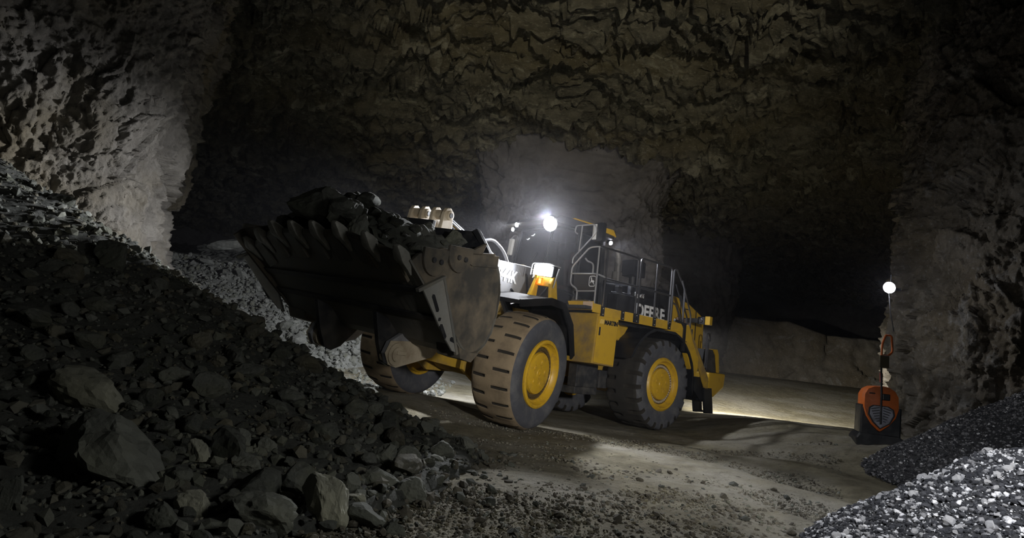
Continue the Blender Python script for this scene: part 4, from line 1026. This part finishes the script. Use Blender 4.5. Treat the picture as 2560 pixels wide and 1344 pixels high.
text('hybrid_lettering', 'Hybrid', .145, M_TXT, HOOD, (.02, .805, 3.075), (-1, 0, -.02), (0, 0, 1), .004, .95, 'small white lettering')
b = MB(); b.box((.72, .95, 2.78), (.62, .28, .42)); b.tube([(1.05, .9, 3.0), (.7, 1.0, 3.03), (.2, .95, 2.98)], .03, 8); b.box((.85, .95, 3.08), (.14, .12, .2)); b.cyl((.35, .9, 3.05), (.35, .9, 3.3), .06, 12)
part(b, 'battery_box', M_BLK, G, .02)
b = MB(); b.cyl((-.9, 0, 3.3), (-.9, 0, 3.75), .10, 18); b.box((-.9, 0, 3.92), (.5, .42, .42)); b.box((-.9, 0, 4.12), (.42, .36, .06))
part(b, 'air_cleaner', M_BLK, G, .04)
b = MB(); b.cyl((-.1, .1, 3.3), (-.1, .1, 4.05), .085, 18); b.cyl((-.1, .1, 4.05), (-.02, .1, 4.30), .075, 18); b.cyl((-.1, .1, 3.3), (-.1, .1, 3.7), .13, 18)
part(b, 'exhaust_stack', mat_paint('stack_steel', (.22, .21, .2), .5, .4, (.12, .1, .08), .6, 4), G, .006, True)
# rear fenders and yellow panels round the arch
for s in (1, -1):
    arc = [(1.36 * math.cos(t), 1.04 + 1.30 * math.sin(t)) for t in [math.radians(a) for a in range(-10, 165, 12)]]
    arc2 = [(1.30 * math.cos(t), 1.04 + 1.24 * math.sin(t)) for t in [math.radians(a) for a in range(154, -11, -12)]]
    arc = [(max(-1.30, x * -1), min(z, 2.28)) for x, z in arc]; arc2 = [(max(-1.25, x * -1), min(z, 2.22)) for x, z in arc2]
    b = MB(); b.prism(arc + arc2, 'y', s * .80, s * 1.78)
    part(b, 'rear_fender', M_BLK, G, .008)
    b = MB(); b.prism([(-.15, 2.32), (-.15, 2.26), (-.55, 2.22), (-.95, 1.90), (-1.28, 1.35), (-1.38, 1.30), (-1.52, 1.45), (-1.52, 1.75), (-1.2, 2.15), (-1.0, 2.50), (-.15, 2.50)], 'y', s * 1.60, s * 1.74)
    fp = part(b, 'fender_panel', M_YEL, G, .012)
    if s > 0:
        b = MB()
        for x, z in ((-.32, 2.42), (-.40, 2.42), (-.62, 2.36), (-.75, 2.2), (-.9, 2.1)): b.cyl((x, 1.74, z), (x, 1.75, z), .015, 8)
        sub(b, 'panel_bolts', M_BLK, fp)
b = MB(); b.prism([(1.70, 2.25), (1.25, 2.34), (1.1, 2.0), (1.35, 1.85), (1.68, 1.98)], 'y', 1.0, 1.35); b.prism([(1.1, 2.36), (.6, 2.36), (.85, 2.0), (1.0, 1.9)], 'y', .9, 1.2)
part(b, 'frame_gusset', M_YEL, G, .012)
b = MB(); b.box((1.95, 1.3, 2.33), (.5, .6, .1)); b.box((.6, 1.2, 2.3), (1.3, .5, .12)); part(b, 'walkway_beam', M_BLK, G, .01)
# stair at the rear
b = MB()
for y in (1.18, 1.70):
    b.prism([(-.92, 2.50), (-1.02, 2.52), (-2.08, 1.30), (-2.10, 1.02), (-1.95, 1.02)], 'y', y - .02, y + .02)
ST = part(b, 'stair', M_YELD, G, .006)
for k in range(5):
    t = k / 4; b = MB(); b.box((-1.02 - .98 * t, 1.44, 2.36 - 1.15 * t), (.26, .52, .035)); sub(b, 'stair_tread', M_DKG, ST, .005)
b = MB(); b.box((-2.05, .90, 2.30), (.62, .04, .95)); sub(b, 'back_panel', mat_paint('brown_panel', (.20, .13, .09), .6, 0, (.13, .10, .07), .8, 4), ST, .006)
b = MB(); b.box((-.78, 1.74, 2.2), (.09, .07, .68)); b.tube([(-.35, 1.74, 2.56), (-.70, 1.74, 2.52), (-.78, 1.74, 2.4)], .035, 8, fil=.08); sub(b, 'grab_bar', M_BLK, ST, .01)
rail('stair_rail', [[(-.62, 1.70, 3.55), (-1.10, 1.70, 2.75), (-1.10, 1.70, 2.30), (-1.82, 1.70, 1.65), (-1.84, 1.70, 1.25)], [(-.82, 1.66, 3.38), (-.82, 1.66, 2.62)], [(-1.15, 1.18, 3.55), (-1.55, 1.18, 2.95), (-1.60, 1.18, 2.5)]], .02)
rail('stair_rail', [[(-1.35, 1.20, 3.3), (-1.75, 1.20, 2.75), (-1.75, 1.20, 2.1), (-2.1, 1.22, 1.55)], [(-1.62, 1.25, 2.75), (-1.70, 1.25, 1.6)], [(-1.98, 1.22, 2.5), (-2.02, 1.22, 1.35)]], .02)
b = MB(); b.prism([(-1.55, 1.30), (-2.15, 1.30), (-2.15, .95), (-2.02, .70), (-1.9, .70), (-1.55, .95)], 'y', 1.12, 1.66); b.box((-1.95, 1.6, .98), (.3, .06, .5))
part(b, 'step_box', M_BLK, G, .012)
b = MB(); b.prism([(-1.90, 1.05), (-2.28, 1.05), (-2.42, .42), (-2.05, .42)], 'y', 1.36, 1.42); b.prism([(-1.90, 1.05), (-2.28, 1.05), (-2.42, .42), (-2.05, .42)], 'y', 1.66, 1.72)
ls = part(b, 'lower_step', M_BLK, G, .006)
for z, x in ((.46, -2.24), (.84, -2.12)): 
    b = MB(); b.box((x, 1.54, z), (.26, .28, .035)); sub(b, 'step_tread', M_RAIL if z > .5 else M_BLK, ls, .005)
rail('step_handrail', [[(-2.35, 1.44, 1.55), (-2.36, 1.44, 2.42), (-2.44, 1.44, 2.46), (-2.52, 1.44, 2.38), (-2.52, 1.44, 2.25)], [(-2.44, 1.44, 1.5), (-2.45, 1.44, 2.3)]], .02)
# counterweight and tail
b = MB(); b.prism([(-2.45, 1.45), (-2.45, .85), (-2.75, .82), (-3.25, 1.08), (-3.30, 1.45)], 'y', -1.52, 1.52)
part(b, 'counterweight', M_YEL, G, .05)
b = MB(); b.prism([(-2.45, 1.45), (-3.05, 1.45), (-2.98, 1.95), (-2.75, 2.05), (-2.55, 2.05)], 'y', .85, 1.42)
tl = part(b, 'tail_box', M_DKG, G, .02)
b = MB(); b.prism([(-2.70, 2.06), (-2.90, 2.07), (-2.98, 1.95), (-3.06, 1.46), (-2.96, 1.46), (-2.85, 1.9)], 'y', 1.42, 1.46); b.prism([(-2.86, 2.07), (-2.98, 2.05), (-3.08, 1.46), (-3.0, 1.46)], 'y', .85, 1.42); sub(b, 'tail_edge', M_YEL, tl, .006)
for s in (-1, 1):
    b = MB(); b.cyl((-3.26, s * .62, 2.62), (-3.34, s * .62, 2.60), .10, 20, .11); rl = part(b, 'rear_lamp', M_BLK, G, .006, True)
    b = MB(); b.cyl((-3.338, s * .62, 2.60), (-3.352, s * .62, 2.597), .10, 20); sub(b, 'lamp_lens', M_LENS, rl)
b = MB(); b.box((-3.10, 0, 2.1), (.1, 1.3, 1.1)); g = part(b, 'rear_grille', M_BLK, G, .01)
for k in range(7):
    b = MB(); b.box((-3.27, 0, 1.68 + k * .14), (.04, 1.25, .05)); sub(b, 'grille_slat', M_BLK, g, .005)
b = MB(); b.box((-2.2, 1.05, 2.75), (.06, .7, .12)); b.box((-2.20, 1.36, 2.755), (.12, .20, .19)); tb = part(b, 'tail_lamp_bracket', M_BLK, G, .01)
b = MB(); b.box((-2.20, 1.55, 2.755), (.13, .14, .22)); sub(b, 'lamp_guard', M_YEL, tb, .01)
b = MB(); b.cyl((-2.13, 1.36, 2.755), (-2.115, 1.36, 2.755), .055, 16); sub(b, 'tail_lamp_lens', M_RAIL, tb, .004)

# ---- load of rock in the bucket
def bp(x, y, z): return F_ @ Vector((x, y, z))
nx_, ny_ = 34, 44
V = []
for i in range(nx_):
    for j in range(ny_):
        u, v = i / (nx_ - 1), j / (ny_ - 1) * 2 - 1
        y = YC + 1.78 * v; lx, lz = lip(y); x = 2.28 + (lx - .10 - 2.28) * u
        z = 2.66 * (1 - u) + (lz + .02) * u + (.62 * math.sin(PI * min(1, .22 + u * .62))) * max(0, 1 - abs((y + .30) / 1.85)) ** .7
        V.append((x, y, z))
V = np.array(V); V[:, 2] += .10 * fbm(V * 2.2, 3, 61) + .06 * facets(V * 4.5, 62, 1.0)
o = link('rock_load', np_mesh('rock_load', V, grid_faces(nx_, ny_), M_ROCKS[1], True)); o.matrix_world = F_
setp(o, 'dark mass of broken rock filling the raised bucket', 'rubble', kind='stuff')
LOAD = V.reshape(nx_, ny_, 3)
def load_z(x, y):
    i = min(nx_ - 1, max(0, int(round((x - 2.28) / (lip(y)[0] - 2.38) * (nx_ - 1))))); j = min(ny_ - 1, max(0, int(round(((y - YC) / 1.78 + 1) / 2 * (ny_ - 1)))))
    return LOAD[i, j, 2]
for (x, y, z, ax, rt, lab) in [
    (3.92, -.12, 3.0, (.36, .58, .28), .15, 'large flat boulder perched on the teeth at the top of the bucket load'),
    (3.55, -.45, 3.14, (.24, .30, .17), .3, 'dark chunk behind the large flat boulder in the bucket'),
    (3.05, -.35, 3.22, (.20, .22, .15), -.4, 'upright rim-lit chunk on the ridge of the bucket load'),
    (4.15, 1.02, 2.62, (.17, .19, .20), .5, 'pale chunk caught between two teeth of the bucket'),
    (4.02, .45, 2.86, (.26, .24, .20), .1, 'dark rock behind the middle teeth of the bucket')]:
    o = link('rock', rock_me('rock', int(abs(x * 100 + y * 37)), 4, M_ROCKS[0] if ax[0] < .18 else M_ROCKS[1], 10, .06, ax))
    o.matrix_world = F_ @ Matrix.Translation((x, y, z)) @ Matrix.Rotation(rt, 4, 'X') @ Matrix.Rotation(rt * .6, 4, 'Z')
    setp(o, lab, 'rock')
rr = np.random.default_rng(77); var = [rock_me('rock', 7000 + k, 3, M_ROCKS[1], 8, .07, (1, rr.uniform(.6, .95), rr.uniform(.5, .9))) for k in range(10)]
for k in range(90):
    y = YC + rr.uniform(-1.7, 1.7); x = rr.uniform(2.4, lip(y)[0] - .15); s = min(.24, .06 * (1 - rr.uniform() * .99) ** (-.5))
    o = link('rock', var[rr.integers(10)])
    o.matrix_world = F_ @ Matrix.Translation((x, y, load_z(x, y) + .25 * s)) @ Matrix.Rotation(rr.uniform(0, 6), 4, 'Z') @ Matrix.Rotation(rr.uniform(-.6, .6), 4, 'X') @ Matrix.Scale(s, 4)
    setp(o, 'dark broken stone heaped in the raised bucket', 'rock', 'stones in the bucket')

# ------------------------------------------------------------------ orange machine and lamp by the right pillar
def ofr(x, y, z): return Vector((x, y, z))
OM = bpy.data.objects.new('floor_machine', None); COL.objects.link(OM); OM.location = (7.03, 11.25, .46); OM.rotation_euler = (0, 0, -.35); OM.scale = (.93, .93, .95)
setp(OM, 'orange upright machine with a grey shield-shaped grille and a looped handle beside the right pillar', 'machine')
OMP = lambda mb, name, mat, bev=.01, sm=False, par=None, lab=None: setp(link(name, mb.mesh(name, mat, bev, sm), par or OM), lab)
b = MB(); b.prism([(-.40, -.12), (.40, -.12), (.42, .16), (.30, .22), (-.36, .22), (-.43, .12)], 'y', -.32, .40); b.prism([(-.34, .18), (.36, .18), (.37, .75), (-.33, .75)], 'y', -.20, .38)
OMP(b, 'base', M_BLK, .03)
sil = [(-.02, .26), (-.16, .40), (-.25, .55), (-.30, .72), (-.295, .95), (-.24, 1.06), (-.13, 1.12), (.0, 1.135), (.13, 1.12), (.23, 1.06), (.29, .95), (.30, .72), (.25, .55), (.14, .40)]
b = MB(); b.prism(sil, 'y', -.30, .34); sh = OMP(b, 'shell', M_ORANGE, .04, True, lab='orange rounded shell')
shield = [(-.02, .34), (-.13, .45), (-.20, .58), (-.19, .70), (-.13, .75), (.10, .75), (.18, .70), (.20, .60), (.13, .45)]
b = MB(); b.prism(shield, 'y', -.33, -.29); g = OMP(b, 'grille', M_PANEL, .01, par=sh)
b = MB()
for k in range(6):
    z = .47 + k * .047; w_ = .05 + .02 * k
    for s_ in (-1, 1): b.box((s_ * (.03 + w_ / 2) - .01, -.335, z), (w_, .012, .014), R=Matrix.Rotation(s_ * .25, 3, 'Y'))
OMP(b, 'grille_slots', M_BLK, 0, par=sh)
b = MB(); b.prism([(p[0] * 1.15, .34 + (p[1] - .34) * 1.08 - .02) for p in shield], 'y', -.318, -.292); OMP(b, 'grille_frame', M_BLK, .006, par=sh)
b = MB(); b.box((.07, -.31, .93), (.13, .05, .12)); OMP(b, 'switch_box', M_BLK, .015, par=sh)
OMP(MB().box((-.17, -.31, .98), (.10, .03, .02)), 'shell_vent', M_BLK, .005, par=sh)
b = MB(); b.tube([(-.02, -.36, .42), (-.02, -.36, 1.0), (-.02, -.33, 1.14), (-.02, -.25, 1.62)], .018, 8); mast = OMP(b, 'mast', M_BLK, 0, True)
b = MB(); b.cyl((-.02, -.30, 1.20), (-.02, -.27, 1.38), .028, 10); OMP(b, 'red_band', mat_paint('red_tape', (.35, .03, .025), .6), .003, par=mast)
b = MB(); b.box((.03, -.24, 1.60), (.16, .10, .24)); OMP(b, 'mast_block', mat_paint('olive_block', (.06, .05, .025), .6), .015, par=mast)
b = MB(); b.tube([(-.01, -.22, 1.72), (.0, -.20, 1.95), (.06, -.19, 2.13), (.16, -.19, 2.12), (.18, -.20, 1.80), (.10, -.22, 1.72), (-.01, -.22, 1.72)], .020, 8, fil=.06); OMP(b, 'loop_handle', M_ORANGE, 0, True, par=mast)

WL = bpy.data.objects.new('wall_lamp', None); COL.objects.link(WL); WL.location = (7.93, 12.5, 3.62)
setp(WL, 'bright round white lamp hung on the edge of the right pillar', 'lamp')
for nm, mb_, mt in [('housing', MB().cyl((.02, .03, 0), (.0, -.07, 0), .09, 24, .125), M_BLK), ('lens', MB().cyl((0, -.07, 0), (-.003, -.085, 0), .12, 28, .11), M_LENSB), ('bracket', MB().box((.16, .05, .0), (.3, .05, .06)).tube([(.08, .02, .0), (.09, .02, .30)], .012, 6).tube([(.05, .02, -.05), (.1, .03, -.5), (.2, .05, -.9)], .012, 6), M_RAIL)]:
    link(nm, mb_.mesh(nm, mt, .004, True), WL)
lamp('wall_light', 'POINT', (7.86, 12.3, 3.62), None, 14, (.85, .88, 1.0), .08)

# ------------------------------------------------------------------ dust hanging in the air of the heading
b = MB(); b.box((0.0, 18.5, 4.6), (20, 18, 8.6))
hz = link('dust_haze', b.mesh('dust_haze', [])); setp(hz, 'thin dusty haze hanging in the air around the lit machine', 'haze', kind='stuff')
m = bpy.data.materials.new('dust_haze'); m.use_nodes = True; nt = m.node_tree; nt.nodes.remove(nt.nodes['Principled BSDF'])
vs = N(nt, 'ShaderNodeVolumeScatter', Density=.0021, Anisotropy=0.6); vs.inputs[0].default_value = (.92, .92, 1.0, 1)
nt.links.new(vs.outputs[0], nt.nodes['Material Output'].inputs['Volume'])
hz.data.materials.append(m)
